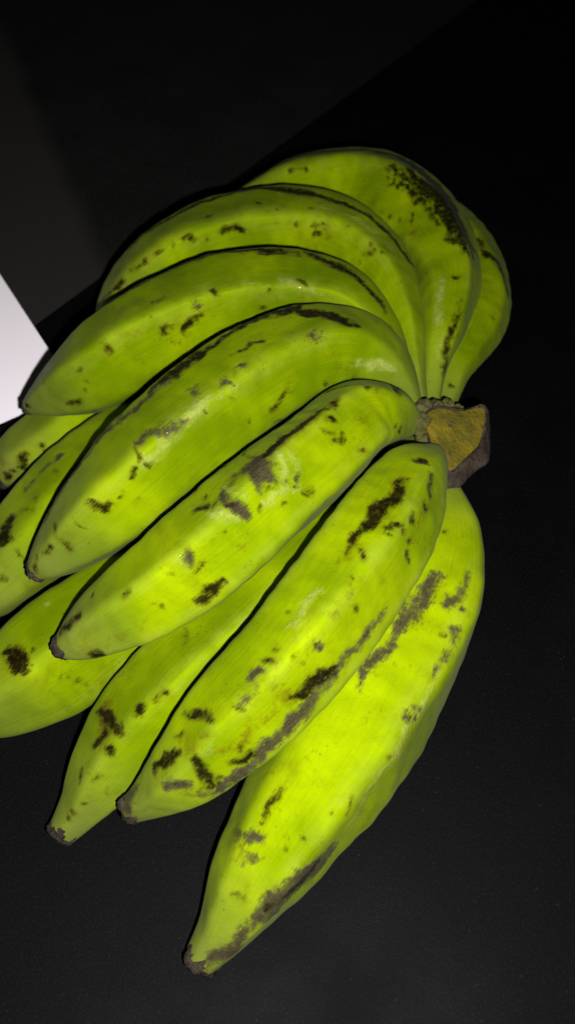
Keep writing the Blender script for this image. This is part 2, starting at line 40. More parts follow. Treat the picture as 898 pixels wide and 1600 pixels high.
"E": [["d", [[-0.0195, 0.0702, 0.1109, 0.00211], [-0.0066, 0.0766, 0.1114, 0.00306], [0.0056, 0.0773, 0.1128, 0.00367], [0.0176, 0.0697, 0.115, 0.00332], [0.0326, 0.0665, 0.1135, 0.00178]]], ["d", [[0.0123, 0.0744, 0.1136, 0.00428], [0.0214, 0.0698, 0.1146, 0.00455], [0.0314, 0.0665, 0.1139, 0.0027]]], ["d", [[-0.0411, 0.0507, 0.1103, 0.00327], [-0.0527, 0.0416, 0.1076, 0.00295], [-0.063, 0.0347, 0.1042, 0.00234]]], ["d", [[0.0032, 0.0777, 0.1126, 0.00212], [-0.0195, 0.0693, 0.1114, 0.00241], [-0.0297, 0.0605, 0.1118, 0.00208], [-0.0411, 0.0507, 0.1103, 0.00236]]], ["g", [[-0.0559, 0.0362, 0.1073, 0.00179], [-0.0667, 0.0264, 0.1038, 0.00208], [-0.0834, 0.0159, 0.0956, 0.00238], [-0.0991, 0.0011, 0.0846, 0.0021], [-0.1073, -0.01, 0.0788, 0.00179], [-0.1142, -0.0214, 0.072, 0.00119]]], ["g", [[-0.0278, 0.0266, 0.1166, 0.00261]]], ["g", [[-0.0429, 0.0245, 0.1126, 0.00262]]], ["g", [[-0.0193, 0.0366, 0.1179, 0.00176]]], ["g", [[-0.0226, 0.0348, 0.1173, 0.00117]]], ["g", [[0.0138, 0.0545, 0.1172, 0.0015]]], ["g", [[0.0146, 0.0565, 0.1177, 0.0009]]], ["g", [[-0.0487, 0.0073, 0.1118, 0.002], [-0.0542, 0.0038, 0.111, 0.00285], [-0.0628, 0.0028, 0.1086, 0.00286], [-0.067, 0.0009, 0.1066, 0.00143]]], ["p", [[-0.0227, 0.0264, 0.1155, 0.00116], [-0.0367, 0.015, 0.1123, 0.00144], [-0.0528, 0.0007, 0.1077, 0.002], [-0.06, -0.0063, 0.103, 0.00171], [-0.0654, -0.0118, 0.0996, 0.00086]]], ["p", [[-0.0345, 0.0198, 0.115, 0.00346], [-0.0455, 0.0104, 0.1128, 0.00343], [-0.0568, -0.0004, 0.1084, 0.00341]]], ["d", [[0.0009, 0.0351, 0.1026, 0.00121], [-0.0027, 0.0312, 0.0995, 0.00211], [-0.0059, 0.0277, 0.0973, 0.00151]]], ["d", [[-0.0248, 0.0213, 0.1106, 0.00064]]], ["d", [[-0.0718, -0.028, 0.0819, 0.00072]]], ["d", [[-0.0597, -0.0077, 0.1011, 0.00086]]], ["o", [[-0.0428, 0.0092, 0.1109, 0.00063], [-0.039, 0.0055, 0.1018, 0.00064]]], ["d", [[-0.0671, -0.0115, 0.1009, 0.00171], [-0.0693, -0.0141, 0.0989, 0.00142]]], ["d", [[-0.0861, -0.0239, 0.094, 0.00057], [-0.0834, -0.025, 0.0917, 0.00114], [-0.0802, -0.0239, 0.0919, 0.00143]]], ["d", [[-0.0817, -0.025, 0.0909, 0.00171]]], ["d", [[-0.1048, -0.0279, 0.083, 0.00064], [-0.1016, -0.035, 0.0801, 0.00063], [-0.0976, -0.0379, 0.0754, 0.00064]]], ["d", [[-0.1071, -0.037, 0.0771, 0.00144], [-0.1095, -0.039, 0.0735, 0.00145]]], ["d", [[-0.1143, -0.0399, 0.0707, 0.00146], [-0.1161, -0.0415, 0.0667, 0.00147]]], ["d", [[-0.1124, -0.0186, 0.074, 0.00149]]], ["d", [[-0.0111, 0.051, 0.1174, 0.0006], [-0.0271, 0.045, 0.1152, 0.0006]]], ["o", [[0.0009, 0.0363, 0.1046, 0.0024], [-0.0056, 0.0274, 0.0965, 0.00242]]], ["p", [[0.0345, 0.0544, 0.1002, 0.00279], [0.0439, 0.0547, 0.0974, 0.00281], [0.051, 0.0539, 0.0947, 0.00282]]], ["d", [[-0.0174, 0.0192, 0.0978, 0.00068]]], ["o", [[0.0063, 0.065, 0.1159, 0.00107]]], ["d", [[-0.0057, 0.0251, 0.0897, 0.00048]]], ["d", [[0.0039, 0.0359, 0.1001, 0.00064]]], ["d", [[-0.0359, 0.0144, 0.1111, 0.00044]]], ["o", [[-0.0307, 0.0361, 0.1156, 0.00044], [-0.0306, 0.0326, 0.116, 0.0007], [-0.0305, 0.0298, 0.1162, 0.00035]]], ["o", [[-0.08, -0.012, 0.1013, 0.00204]]], ["o", [[-0.0124, 0.0386, 0.1181, 0.00132]]], ["o", [[-0.0011, 0.0463, 0.1188, 0.00155]]], ["d", [[-0.0934, -0.0311, 0.0857, 0.00043], [-0.0923, -0.031, 0.0855, 0.00069], [-0.0901, -0.0314, 0.0846, 0.00034]]], ["o", [[0.0246, 0.047, 0.0926, 0.00047], [0.0252, 0.0505, 0.0867, 0.00076], [0.0256, 0.0509, 0.0865, 0.00038]]], ["o", [[-0.0492, 0.0057, 0.111, 0.00097]]], ["d", [[0.0198, 0.0447, 0.0946, 0.00048]]], ["d", [[-0.0684, -0.0017, 0.106, 0.00043], [-0.0672, -0.0047, 0.1062, 0.00068], [-0.0654, -0.006, 0.1058, 0.00034]]], ["o", [[-0.0927, -0.0261, 0.0917, 0.00043], [-0.091, -0.0266, 0.0913, 0.00068], [-0.089, -0.0277, 0.0896, 0.00034]]], ["o", [[-0.0152, 0.0277, 0.1094, 0.00044], [-0.0125, 0.0292, 0.1084, 0.00071], [-0.0116, 0.03, 0.1086, 0.00036]]], ["d", [[-0.0676, -0.0207, 0.0895, 0.00069]]], ["d", [[-0.0251, 0.0258, 0.1163, 0.00044]]], ["o", [[0.0015, 0.044, 0.116, 0.00125]]], ["o", [[-0.0906, -0.0181, 0.0951, 0.00217]]], ["o", [[-0.078, -0.0241, 0.0906, 0.00043], [-0.0782, -0.0235, 0.0914, 0.00069], [-0.078, -0.0225, 0.0926, 0.00034]]], ["d", [[-0.0734, -0.0199, 0.0938, 0.00065]]], ["d", [[-0.064, -0.008, 0.1035, 0.00043], [-0.0634, -0.0072, 0.104, 0.00068], [-0.0632, -0.006, 0.1051, 0.00034]]], ["o", [[0.0188, 0.0507, 0.1087, 0.00046], [0.0213, 0.0518, 0.1085, 0.00073], [0.0241, 0.0528, 0.1075, 0.00037]]], ["o", [[0.0244, 0.0497, 0.1014, 0.00238]]], ["o", [[0.0324, 0.0597, 0.1118, 0.00238]]], ["d", [[-0.0184, 0.0504, 0.1161, 0.0007]]], ["o", [[-0.083, -0.0257, 0.0904, 0.00185]]]],
"F": [["d", [[0.0203, 0.0158, 0.1163, 0.00086], [0.0099, 0.0064, 0.1166, 0.00226], [-0.0011, -0.0044, 0.1171, 0.00333], [-0.0091, -0.0131, 0.1171, 0.00302]]], ["g", [[-0.0025, -0.0046, 0.1165, 0.0025], [-0.009, -0.0142, 0.1177, 0.00329], [-0.0172, -0.0202, 0.1157, 0.00327], [-0.0242, -0.0247, 0.1141, 0.00136]]], ["g", [[-0.0079, -0.0211, 0.1196, 0.00378], [-0.0103, -0.0261, 0.1187, 0.00511], [-0.0121, -0.0325, 0.1167, 0.00134]]], ["g", [[-0.0273, -0.033, 0.115, 0.00215], [-0.0217, -0.0397, 0.1164, 0.00212], [-0.016, -0.0427, 0.1122, 0.00133]]], ["d", [[-0.0394, -0.0377, 0.1096, 0.00108], [-0.0346, -0.0383, 0.1125, 0.00161]]], ["d", [[-0.0359, -0.0319, 0.1096, 0.00095]]], ["d", [[-0.0304, -0.0381, 0.1146, 0.00147]]], ["d", [[-0.0402, -0.0245, 0.1043, 0.00111]]], ["d", [[-0.028, -0.0127, 0.1061, 0.00127]]], ["d", [[0.0162, 0.0318, 0.1031, 0.00066], [0.0276, 0.0296, 0.111, 0.00065]]], ["d", [[0.0356, 0.0284, 0.1123, 0.00205]]], ["d", [[0.0203, 0.0048, 0.1175, 0.00169]]], ["d", [[0.0176, 0.0114, 0.1175, 0.00142]]], ["d", [[0.0218, 0.0126, 0.1172, 0.00128]]], ["d", [[0.0496, 0.0164, 0.0982, 0.00104]]], ["d", [[0.0529, 0.0176, 0.093, 0.00105]]], ["d", [[-0.001, -0.0265, 0.1151, 0.00108]]], ["d", [[0.0044, -0.024, 0.114, 0.00095]]], ["d", [[-0.0101, -0.0388, 0.1122, 0.00094]]], ["d", [[-0.0018, -0.0356, 0.1109, 0.00108]]], ["d", [[0.0508, 0.0432, 0.0957, 0.00155], [0.052, 0.0327, 0.1029, 0.0024]]], ["o", [[0.0412, 0.0367, 0.105, 0.00181], [0.042, 0.0259, 0.1099, 0.00176]]], ["o", [[0.0325, 0.0086, 0.1125, 0.00314]]], ["o", [[0.0344, -0.0013, 0.1091, 0.0017]]], ["o", [[0.0337, -0.0049, 0.1081, 0.00226]]], ["o", [[0.0336, -0.0068, 0.1071, 0.0017]]], ["o", [[0.0143, 0.0058, 0.1185, 0.00225]]], ["d", [[0.0338, -0.0055, 0.1078, 0.00085]]], ["p", [[0.0017, -0.0146, 0.1192, 0.00164], [0.0036, -0.0227, 0.115, 0.00164], [0.005, -0.0289, 0.1113, 0.00163]]], ["p", [[-0.0275, -0.0435, 0.1157, 0.00238], [-0.0222, -0.0442, 0.1141, 0.00238], [-0.0316, -0.0422, 0.1149, 0.00239]]], ["p", [[-0.0025, -0.0178, 0.1195, 0.00299], [-0.0023, -0.029, 0.1145, 0.00297], [-0.0078, -0.0359, 0.1129, 0.00296]]], ["p", [[-0.0183, -0.0345, 0.1175, 0.00213], [-0.0268, -0.0293, 0.1141, 0.00216]]], ["p", [[-0.0436, -0.0616, 0.1064, 0.00131], [-0.0419, -0.0633, 0.1041, 0.00132]]], ["g", [[-0.0412, -0.0591, 0.1079, 0.0021], [-0.0408, -0.0609, 0.106, 0.00211]]], ["d", [[-0.0358, -0.0714, 0.0931, 0.0016], [-0.0318, -0.0679, 0.0961, 0.0024], [-0.0264, -0.0651, 0.0969, 0.0008]]], ["o", [[-0.0556, -0.074, 0.0948, 0.00185]]], ["o", [[-0.0646, -0.0801, 0.0872, 0.00187]]], ["o", [[-0.0649, -0.0805, 0.0867, 0.00134]]], ["o", [[-0.0384, -0.057, 0.1092, 0.00079], [-0.0256, -0.0493, 0.1119, 0.00079]]], ["d", [[0.0055, 0.0198, 0.1044, 0.00088], [-0.0, 0.0141, 0.105, 0.00175], [-0.0056, 0.0079, 0.1063, 0.00116]]], ["d", [[-0.0879, -0.0744, 0.0844, 0.00135], [-0.0927, -0.0765, 0.0799, 0.00191], [-0.0968, -0.0772, 0.0755, 0.0011]]], ["d", [[-0.0826, -0.0878, 0.0726, 0.00218], [-0.0782, -0.0874, 0.0735, 0.00163]]], ["o", [[-0.0755, -0.0856, 0.0777, 0.00081], [-0.0582, -0.0772, 0.0908, 0.0008]]], ["g", [[-0.0994, -0.0756, 0.0714, 0.00139], [-0.1005, -0.0796, 0.0709, 0.00138], [-0.098, -0.0848, 0.0696, 0.00138]]], ["o", [[0.0203, 0.0158, 0.1163, 0.00429], [-0.0012, -0.0087, 0.1191, 0.00412], [-0.0242, -0.0278, 0.1151, 0.00406]]], ["d", [[0.0236, -0.0034, 0.1137, 0.00042], [0.0229, -0.0041, 0.1138, 0.00067], [0.0221, -0.0058, 0.1137, 0.00034]]], ["d", [[-0.0183, -0.0032, 0.1062, 0.00043], [-0.0177, -0.0074, 0.1095, 0.00068], [-0.0151, -0.0121, 0.1135, 0.00033]]], ["d", [[0.0337, -0.002, 0.0835, 0.00045], [0.0349, 0.0, 0.0829, 0.00072], [0.0362, 0.001, 0.0845, 0.00036]]], ["d", [[-0.0246, -0.0392, 0.1169, 0.0004], [-0.0234, -0.0393, 0.1169, 0.00064], [-0.0216, -0.0388, 0.1167, 0.00032]]], ["d", [[0.0045, -0.0272, 0.1125, 0.00069]]], ["d", [[-0.05, -0.0652, 0.1041, 0.00056]]], ["o", [[0.0363, 0.019, 0.1118, 0.00043], [0.0385, 0.0229, 0.1114, 0.0007], [0.04, 0.0261, 0.1111, 0.00035]]], ["d", [[-0.025, -0.0492, 0.1117, 0.00043]]], ["o", [[0.0232, 0.0093, 0.1168, 0.00102]]], ["d", [[0.0177, -0.0019, 0.1168, 0.00071]]], ["d", [[-0.0374, -0.0631, 0.1027, 0.0004], [-0.0347, -0.0612, 0.1038, 0.00063], [-0.0332, -0.0599, 0.1046, 0.00032]]], ["d", [[0.01, -0.0282, 0.1093, 0.00051]]], ["d", [[-0.0081, -0.0312, 0.1158, 0.00063]]], ["d", [[0.0197, -0.0053, 0.1149, 0.00042], [0.0207, -0.0043, 0.1148, 0.00067], [0.023, -0.0012, 0.1146, 0.00034]]], ["o", [[-0.0744, -0.0683, 0.0938, 0.0004], [-0.0725, -0.0684, 0.0951, 0.00064], [-0.0718, -0.0685, 0.0955, 0.00032]]], ["o", [[-0.0787, -0.0702, 0.0915, 0.0004], [-0.0761, -0.0687, 0.0929, 0.00064], [-0.0754, -0.0658, 0.0928, 0.00032]]], ["o", [[0.0425, 0.0086, 0.0881, 0.00045], [0.0433, 0.0093, 0.0886, 0.00072], [0.0457, 0.0135, 0.0857, 0.00036]]], ["d", [[-0.0069, -0.0304, 0.1158, 0.00052]]], ["d", [[-0.0575, -0.065, 0.1035, 0.00052]]], ["d", [[-0.0673, -0.0726, 0.0966, 0.0004], [-0.0667, -0.0715, 0.0975, 0.00063], [-0.0648, -0.0706, 0.0986, 0.00032]]], ["d", [[-0.0824, -0.0668, 0.0882, 0.00064]]], ["d", [[0.0086, -0.0292, 0.1095, 0.00058]]], ["d", [[0.0166, -0.0271, 0.0994, 0.00067]]], ["d", [[-0.0519, -0.0745, 0.0934, 0.00048]]], ["o", [[0.0274, -0.0041, 0.1115, 0.00042], [0.0295, -0.0015, 0.1114, 0.00068], [0.0325, -0.0001, 0.1105, 0.00034]]], ["o", [[-0.0787, -0.0605, 0.0896, 0.00041], [-0.0753, -0.0617, 0.0923, 0.00065], [-0.0744, -0.0614, 0.0929, 0.00032]]], ["o", [[-0.034, -0.0625, 0.1023, 0.00234]]], ["o", [[-0.0173, -0.0531, 0.1055, 0.00123]]]],
"G": [["d", [[0.0493, -0.0235, 0.1105, 0.00165], [0.0464, -0.0318, 0.1122, 0.00271], [0.0412, -0.0366, 0.113, 0.00349], [0.0362, -0.0436, 0.1132, 0.00398], [0.0313, -0.0491, 0.1128, 0.00237], [0.0261, -0.0552, 0.1119, 0.00157], [0.0224, -0.0613, 0.1111, 0.00052]]], ["d", [[0.0404, -0.0489, 0.1141, 0.00158], [0.0463, -0.047, 0.1131, 0.00159]]], ["d", [[0.0525, -0.0417, 0.1103, 0.00147]]], ["d", [[0.0483, -0.0488, 0.1104, 0.00093]]], ["d", [[0.0597, -0.0088, 0.1056, 0.00255]]], ["d", [[0.0584, -0.0341, 0.1065, 0.00164]]], ["d", [[0.0274, -0.0824, 0.1046, 0.0009]]], ["d", [[0.0501, -0.0553, 0.1016, 0.00188]]], ["d", [[0.0505, -0.0575, 0.0992, 0.00134]]], ["d", [[0.051, -0.0503, 0.1054, 0.00107]]], ["d", [[0.063, -0.0174, 0.1053, 0.00112], [0.0618, -0.0252, 0.105, 0.00194]]], ["o", [[0.0633, -0.0188, 0.1047, 0.00308], [0.0601, -0.0324, 0.1049, 0.00302], [0.0557, -0.0413, 0.1061, 0.00297]]], ["o", [[0.0486, -0.0235, 0.1105, 0.00413], [0.0374, -0.0449, 0.1135, 0.00477], [0.0251, -0.0588, 0.1118, 0.00313], [0.0197, -0.0657, 0.1107, 0.00155]]], ["o", [[0.0269, -0.0703, 0.1122, 0.00231], [0.026, -0.0731, 0.1118, 0.0023]]], ["d", [[0.0266, -0.0717, 0.112, 0.00128]]], ["o", [[0.0392, -0.0687, 0.1039, 0.00157]]], ["o", [[0.0179, -0.0863, 0.1087, 0.00202]]], ["o", [[0.0244, -0.0876, 0.1026, 0.00153]]], ["d", [[0.0293, -0.0593, 0.113, 0.00052], [0.0318, -0.0626, 0.1133, 0.00052]]], ["g", [[0.0397, -0.0769, 0.0963, 0.00105], [0.0319, -0.0884, 0.0946, 0.00156], [0.025, -0.0963, 0.0933, 0.00206], [0.0163, -0.1051, 0.0908, 0.00281], [0.0073, -0.116, 0.0862, 0.00305], [0.0023, -0.1214, 0.0831, 0.00305]]], ["g", [[0.0023, -0.1214, 0.0831, 0.00305], [-0.0054, -0.1279, 0.0796, 0.00304], [-0.015, -0.1358, 0.0725, 0.00305], [-0.0233, -0.1409, 0.068, 0.00255], [-0.0325, -0.1445, 0.0646, 0.00153]]], ["d", [[0.0181, -0.1021, 0.0929, 0.0023], [0.0091, -0.1092, 0.0918, 0.00355], [0.0017, -0.1145, 0.0916, 0.00151]]], ["o", [[0.013, -0.1043, 0.0944, 0.00304], [0.0015, -0.1141, 0.0921, 0.00452], [-0.0046, -0.1135, 0.0966, 0.00199]]], ["d", [[-0.0197, -0.1346, 0.0767, 0.00202], [-0.0134, -0.1319, 0.0776, 0.00202]]], ["d", [[-0.0415, -0.1158, 0.0808, 0.00154], [-0.0365, -0.1185, 0.0847, 0.00254], [-0.031, -0.122, 0.0889, 0.0015]]], ["d", [[-0.0445, -0.1318, 0.0771, 0.00203], [-0.0487, -0.1342, 0.0729, 0.00331], [-0.0539, -0.1351, 0.0672, 0.00155]]], ["d", [[-0.036, -0.1347, 0.0817, 0.002], [-0.0329, -0.138, 0.0769, 0.00251], [-0.0305, -0.1418, 0.0694, 0.00178]]], ["d", [[-0.0071, -0.102, 0.1018, 0.0015]]], ["d", [[-0.0043, -0.0966, 0.1031, 0.001]]], ["d", [[0.0025, -0.1021, 0.104, 0.00112]]], ["d", [[-0.0263, -0.14, 0.071, 0.00127]]], ["g", [[-0.0147, -0.1092, 0.098, 0.00175], [-0.0111, -0.1067, 0.1, 0.00175]]], ["g", [[0.0118, -0.0972, 0.1036, 0.00138]]], ["g", [[-0.0616, -0.138, 0.0555, 0.00158], [-0.0655, -0.141, 0.0501, 0.00345], [-0.0673, -0.1446, 0.0471, 0.00372]]], ["o", [[-0.0296, -0.1282, 0.0879, 0.00199], [-0.0386, -0.1304, 0.082, 0.00352], [-0.0439, -0.1323, 0.0775, 0.00253]]], ["g", [[-0.0475, -0.1424, 0.0703, 0.00177], [-0.0402, -0.1422, 0.0712, 0.00228]]], ["o", [[-0.0296, -0.1338, 0.0819, 0.003], [-0.0173, -0.1292, 0.0833, 0.00301], [-0.0049, -0.119, 0.0907, 0.003]]], ["p", [[-0.0287, -0.1327, 0.0831, 0.00225], [-0.0322, -0.1341, 0.0822, 0.00224]]], ["p", [[0.0128, -0.0748, 0.1087, 0.00231], [0.0066, -0.0819, 0.1068, 0.00229], [0.0015, -0.0896, 0.1054, 0.00228]]], ["o", [[-0.038, -0.145, 0.0647, 0.00204], [-0.0303, -0.1428, 0.0676, 0.00204]]], ["g", [[-0.0183, -0.1183, 0.096, 0.00074], [-0.0123, -0.1139, 0.0983, 0.00074]]], ["o", [[-0.0072, -0.1097, 0.1006, 0.00124], [-0.0219, -0.1205, 0.0944, 0.00124]]], ["o", [[0.0095, -0.1039, 0.0979, 0.00038], [0.0094, -0.1037, 0.0981, 0.0006], [0.0109, -0.1022, 0.0985, 0.0003]]], ["d", [[-0.0286, -0.1406, 0.0707, 0.00038], [-0.0273, -0.1402, 0.0711, 0.00061], [-0.0266, -0.1395, 0.072, 0.0003]]], ["d", [[0.0267, -0.0721, 0.1119, 0.0006]]], ["d", [[0.0057, -0.1041, 0.1005, 0.00046]]], ["o", [[0.0379, -0.0495, 0.1139, 0.00127]]], ["o", [[0.0099, -0.0938, 0.1072, 0.00206]]], ["o", [[0.028, -0.0668, 0.1127, 0.00114]]], ["d", [[0.0429, -0.0443, 0.1141, 0.00062]]], ["o", [[-0.0052, -0.1039, 0.1025, 0.00195]]], ["o", [[-0.0484, -0.1308, 0.0739, 0.0013]]], ["d", [[-0.0288, -0.1221, 0.0905, 0.00062]]], ["d", [[0.0387, -0.0522, 0.1141, 0.00039], [0.0401, -0.052, 0.1142, 0.00063], [0.0421, -0.0528, 0.1136, 0.00031]]], ["o", [[0.0303, -0.0488, 0.1126, 0.0004], [0.0307, -0.0463, 0.1123, 0.00064], [0.031, -0.0448, 0.1123, 0.00032]]], ["o", [[0.0048, -0.1028, 0.1025, 0.0016]]], ["d", [[-0.0178, -0.1308, 0.0811, 0.00062]]], ["d", [[0.0247, -0.0748, 0.1115, 0.00046]]], ["d", [[-0.0211, -0.12, 0.0948, 0.00037], [-0.0193, -0.1198, 0.0952, 0.00059], [-0.0171, -0.1206, 0.0944, 0.0003]]], ["o", [[0.0246, -0.0781, 0.1101, 0.00214]]], ["d", [[0.0002, -0.083, 0.1043, 0.0004]]], ["o", [[0.038, -0.0539, 0.114, 0.00097]]], ["o", [[0.0365, -0.0499, 0.1138, 0.0017]]], ["o", [[0.0518, -0.0349, 0.1128, 0.0004], [0.0523, -0.0366, 0.1126, 0.00064], [0.0537, -0.0363, 0.1117, 0.00032]]], ["o", [[0.0526, -0.0467, 0.1064, 0.0004], [0.0539, -0.0477, 0.1038, 0.00065], [0.0562, -0.0477, 0.1001, 0.00033]]], ["d", [[0.0116, -0.0967, 0.1043, 0.00044]]], ["o", [[-0.0053, -0.0974, 0.1026, 0.00038], [-0.0045, -0.0948, 0.103, 0.00061], [-0.0038, -0.0935, 0.1034, 0.0003]]], ["d", [[-0.0447, -0.1255, 0.0778, 0.00038], [-0.0425, -0.1255, 0.0794, 0.00061], [-0.0417, -0.1248, 0.08, 0.00031]]], ["o", [[0.0094, -0.0965, 0.1057, 0.00037], [0.0112, -0.0973, 0.1039, 0.0006], [0.0122, -0.0978, 0.1026, 0.0003]]], ["o", [[-0.0429, -0.1276, 0.079, 0.00205]]]],
"H": [["g", [[0.0656, -0.0524, 0.0768, 0.00255], [0.0593, -0.0614, 0.0759, 0.00393], [0.0531, -0.0686, 0.075, 0.00306]]], ["g", [[0.0531, -0.0694, 0.0748, 0.00306], [0.0442, -0.081, 0.0732, 0.00275], [0.0356, -0.0913, 0.0722, 0.00217], [0.0288, -0.1025, 0.0698, 0.00107]]], ["g", [[0.0794, -0.0499, 0.0743, 0.002], [0.0763, -0.0581, 0.0738, 0.00283], [0.0701, -0.065, 0.0739, 0.00168]]], ["g", [[0.0777, -0.0649, 0.0722, 0.00113]]], ["o", [[0.0665, -0.0555, 0.0758, 0.00396], [0.0591, -0.0648, 0.0752, 0.00392], [0.053, -0.0736, 0.0743, 0.00388]]], ["g", [[0.0735, -0.0739, 0.0707, 0.00112], [0.0705, -0.0808, 0.0701, 0.00083]]], ["g", [[0.0677, -0.0858, 0.0699, 0.00165], [0.0611, -0.0972, 0.0693, 0.00108]]], ["g", [[0.0518, -0.1131, 0.0665, 0.0024]]], ["g", [[0.0543, -0.1084, 0.0672, 0.00107]]], ["g", [[0.0785, -0.0766, 0.0645, 0.00084]]], ["g", [[0.0804, -0.0671, 0.0705, 0.00084]]], ["d", [[0.0523, -0.1134, 0.0659, 0.00107]]], ["d", [[0.0714, -0.0263, 0.0762, 0.00073]]], ["d", [[0.0646, -0.0313, 0.078, 0.00073]]], ["o", [[0.0465, -0.121, 0.0657, 0.00079], [0.0404, -0.13, 0.0631, 0.00079], [0.0351, -0.1372, 0.0594, 0.00078]]], ["d", [[0.0258, -0.143, 0.0597, 0.00057], [0.0247, -0.1492, 0.0554, 0.00057]]], ["o", [[0.0338, -0.113, 0.0684, 0.00053], [0.0334, -0.1243, 0.0663, 0.00052]]], ["o", [[-0.0027, -0.1392, 0.0581, 0.00157]]], ["d", [[-0.0031, -0.1417, 0.0574, 0.00104], [-0.007, -0.1469, 0.0556, 0.00104], [-0.011, -0.1524, 0.0536, 0.00052]]], ["o", [[0.0146, -0.1213, 0.0653, 0.00079], [-0.001, -0.1373, 0.0588, 0.00079]]], ["g", [[-0.0216, -0.1529, 0.044, 0.00185], [-0.0196, -0.156, 0.0482, 0.00183]]], ["g", [[-0.0158, -0.1576, 0.0509, 0.00207], [-0.0126, -0.1567, 0.0521, 0.00207]]], ["g", [[-0.0192, -0.1664, 0.0475, 0.00154], [-0.0134, -0.1658, 0.0487, 0.00154]]], ["o", [[-0.0174, -0.1628, 0.049, 0.00387]]], ["g", [[0.0171, -0.1609, 0.0401, 0.00449], [0.0094, -0.1685, 0.0407, 0.00651], [0.0017, -0.1759, 0.0424, 0.00668], [-0.0048, -0.1817, 0.0424, 0.0056], [-0.0124, -0.1862, 0.0393, 0.00306]]], ["d", [[0.0132, -0.1645, 0.0411, 0.00131], [0.0043, -0.174, 0.0396, 0.00259], [-0.0079, -0.1833, 0.042, 0.00127]]], ["g", [[-0.0124, -0.1862, 0.0393, 0.00204], [-0.0186, -0.1921, 0.0328, 0.00231], [-0.0261, -0.1975, 0.026, 0.00232], [-0.0328, -0.2017, 0.0213, 0.00207]]], ["p", [[0.0661, -0.0909, 0.0695, 0.00191], [0.0554, -0.1094, 0.0659, 0.00188], [0.0396, -0.1322, 0.0608, 0.00184], [0.0255, -0.1513, 0.0451, 0.00185]]], ["d", [[0.0665, -0.0768, 0.0719, 0.00069]]], ["d", [[0.0482, -0.1307, 0.0289, 0.0007]]], ["d", [[0.0397, -0.1282, 0.0649, 0.00065]]], ["d", [[0.03, -0.1509, 0.025, 0.00069]]], ["o", [[0.041, -0.0724, 0.0749, 0.00042], [0.0444, -0.0731, 0.075, 0.00066], [0.0459, -0.0723, 0.0752, 0.00033]]], ["o", [[0.0332, -0.0978, 0.0712, 0.0004], [0.0345, -0.0955, 0.0717, 0.00065], [0.0355, -0.0937, 0.072, 0.00032]]], ["o", [[0.0345, -0.0954, 0.0718, 0.00243]]], ["o", [[0.0131, -0.1466, 0.0588, 0.00105]]], ["d", [[0.0061, -0.159, 0.0537, 0.0005]]], ["o", [[-0.0159, -0.1662, 0.0482, 0.00039], [-0.0164, -0.1652, 0.0485, 0.00062], [-0.0163, -0.1632, 0.0491, 0.00031]]], ["d", [[-0.0206, -0.1769, 0.0429, 0.00056]]], ["o", [[-0.0118, -0.1865, 0.0391, 0.00118]]], ["o", [[0.0527, -0.067, 0.0755, 0.00042], [0.0543, -0.0658, 0.0756, 0.00067], [0.0553, -0.0666, 0.0753, 0.00033]]], ["o", [[0.0243, -0.0892, 0.0717, 0.00041], [0.0262, -0.0864, 0.0723, 0.00066], [0.028, -0.0865, 0.0726, 0.00033]]], ["d", [[0.0647, -0.0612, 0.0753, 0.00047]]], ["o", [[0.0354, -0.0691, 0.0738, 0.00042], [0.0375, -0.0703, 0.0746, 0.00067], [0.0378, -0.0715, 0.0746, 0.00033]]], ["d", [[0.0441, -0.0911, 0.0717, 0.00054]]], ["o", [[0.0574, -0.0684, 0.0745, 0.00042], [0.0588, -0.0698, 0.074, 0.00067], [0.0614, -0.0717, 0.0733, 0.00033]]], ["d", [[0.0584, -0.0632, 0.0757, 0.00043]]], ["o", [[0.0513, -0.0571, 0.0772, 0.00042], [0.0519, -0.0556, 0.0774, 0.00068], [0.052, -0.0536, 0.0778, 0.00034]]], ["d", [[0.0351, -0.0545, 0.0688, 0.00064]]], ["o", [[0.0525, -0.0933, 0.0712, 0.00107]]], ["o", [[0.0165, -0.1022, 0.0677, 0.0004], [0.018, -0.1014, 0.0683, 0.00065], [0.0202, -0.0998, 0.0692, 0.00032]]], ["d", [[-0.0186, -0.1788, 0.0426, 0.00038], [-0.0172, -0.1771, 0.0438, 0.00061], [-0.0158, -0.1753, 0.0449, 0.00031]]], ["o", [[0.0, -0.1583, 0.0531, 0.0018]]], ["o", [[0.0319, -0.1129, 0.0682, 0.00182]]], ["d", [[-0.0006, -0.1629, 0.0513, 0.0004]]], ["o", [[0.0484, -0.0698, 0.0752, 0.0012]]], ["o", [[-0.0221, -0.1649, 0.0463, 0.00184]]], ["o", [[-0.0044, -0.1468, 0.0561, 0.00078]]], ["d", [[0.0195, -0.1505, 0.0577, 0.00052]]], ["o", [[0.0381, -0.0962, 0.0715, 0.00128]]]],
"I": [["d", [[-0.1328, 0.055, 0.0327, 0.00192]]], ["d", [[-0.1493, 0.0432, 0.0243, 0.00122]]], ["d", [[-0.1532, 0.0415, 0.0208, 0.00211]]], ["d", [[-0.1326, 0.0533, 0.0307, 0.00077], [-0.1278, 0.0506, 0.0252, 0.00077]]], ["d", [[-0.1438, 0.0483, 0.0294, 0.00209], [-0.1458, 0.0454, 0.0265, 0.0021]]], ["o", [[-0.1553, 0.0464, 0.0279, 0.00279]]]],
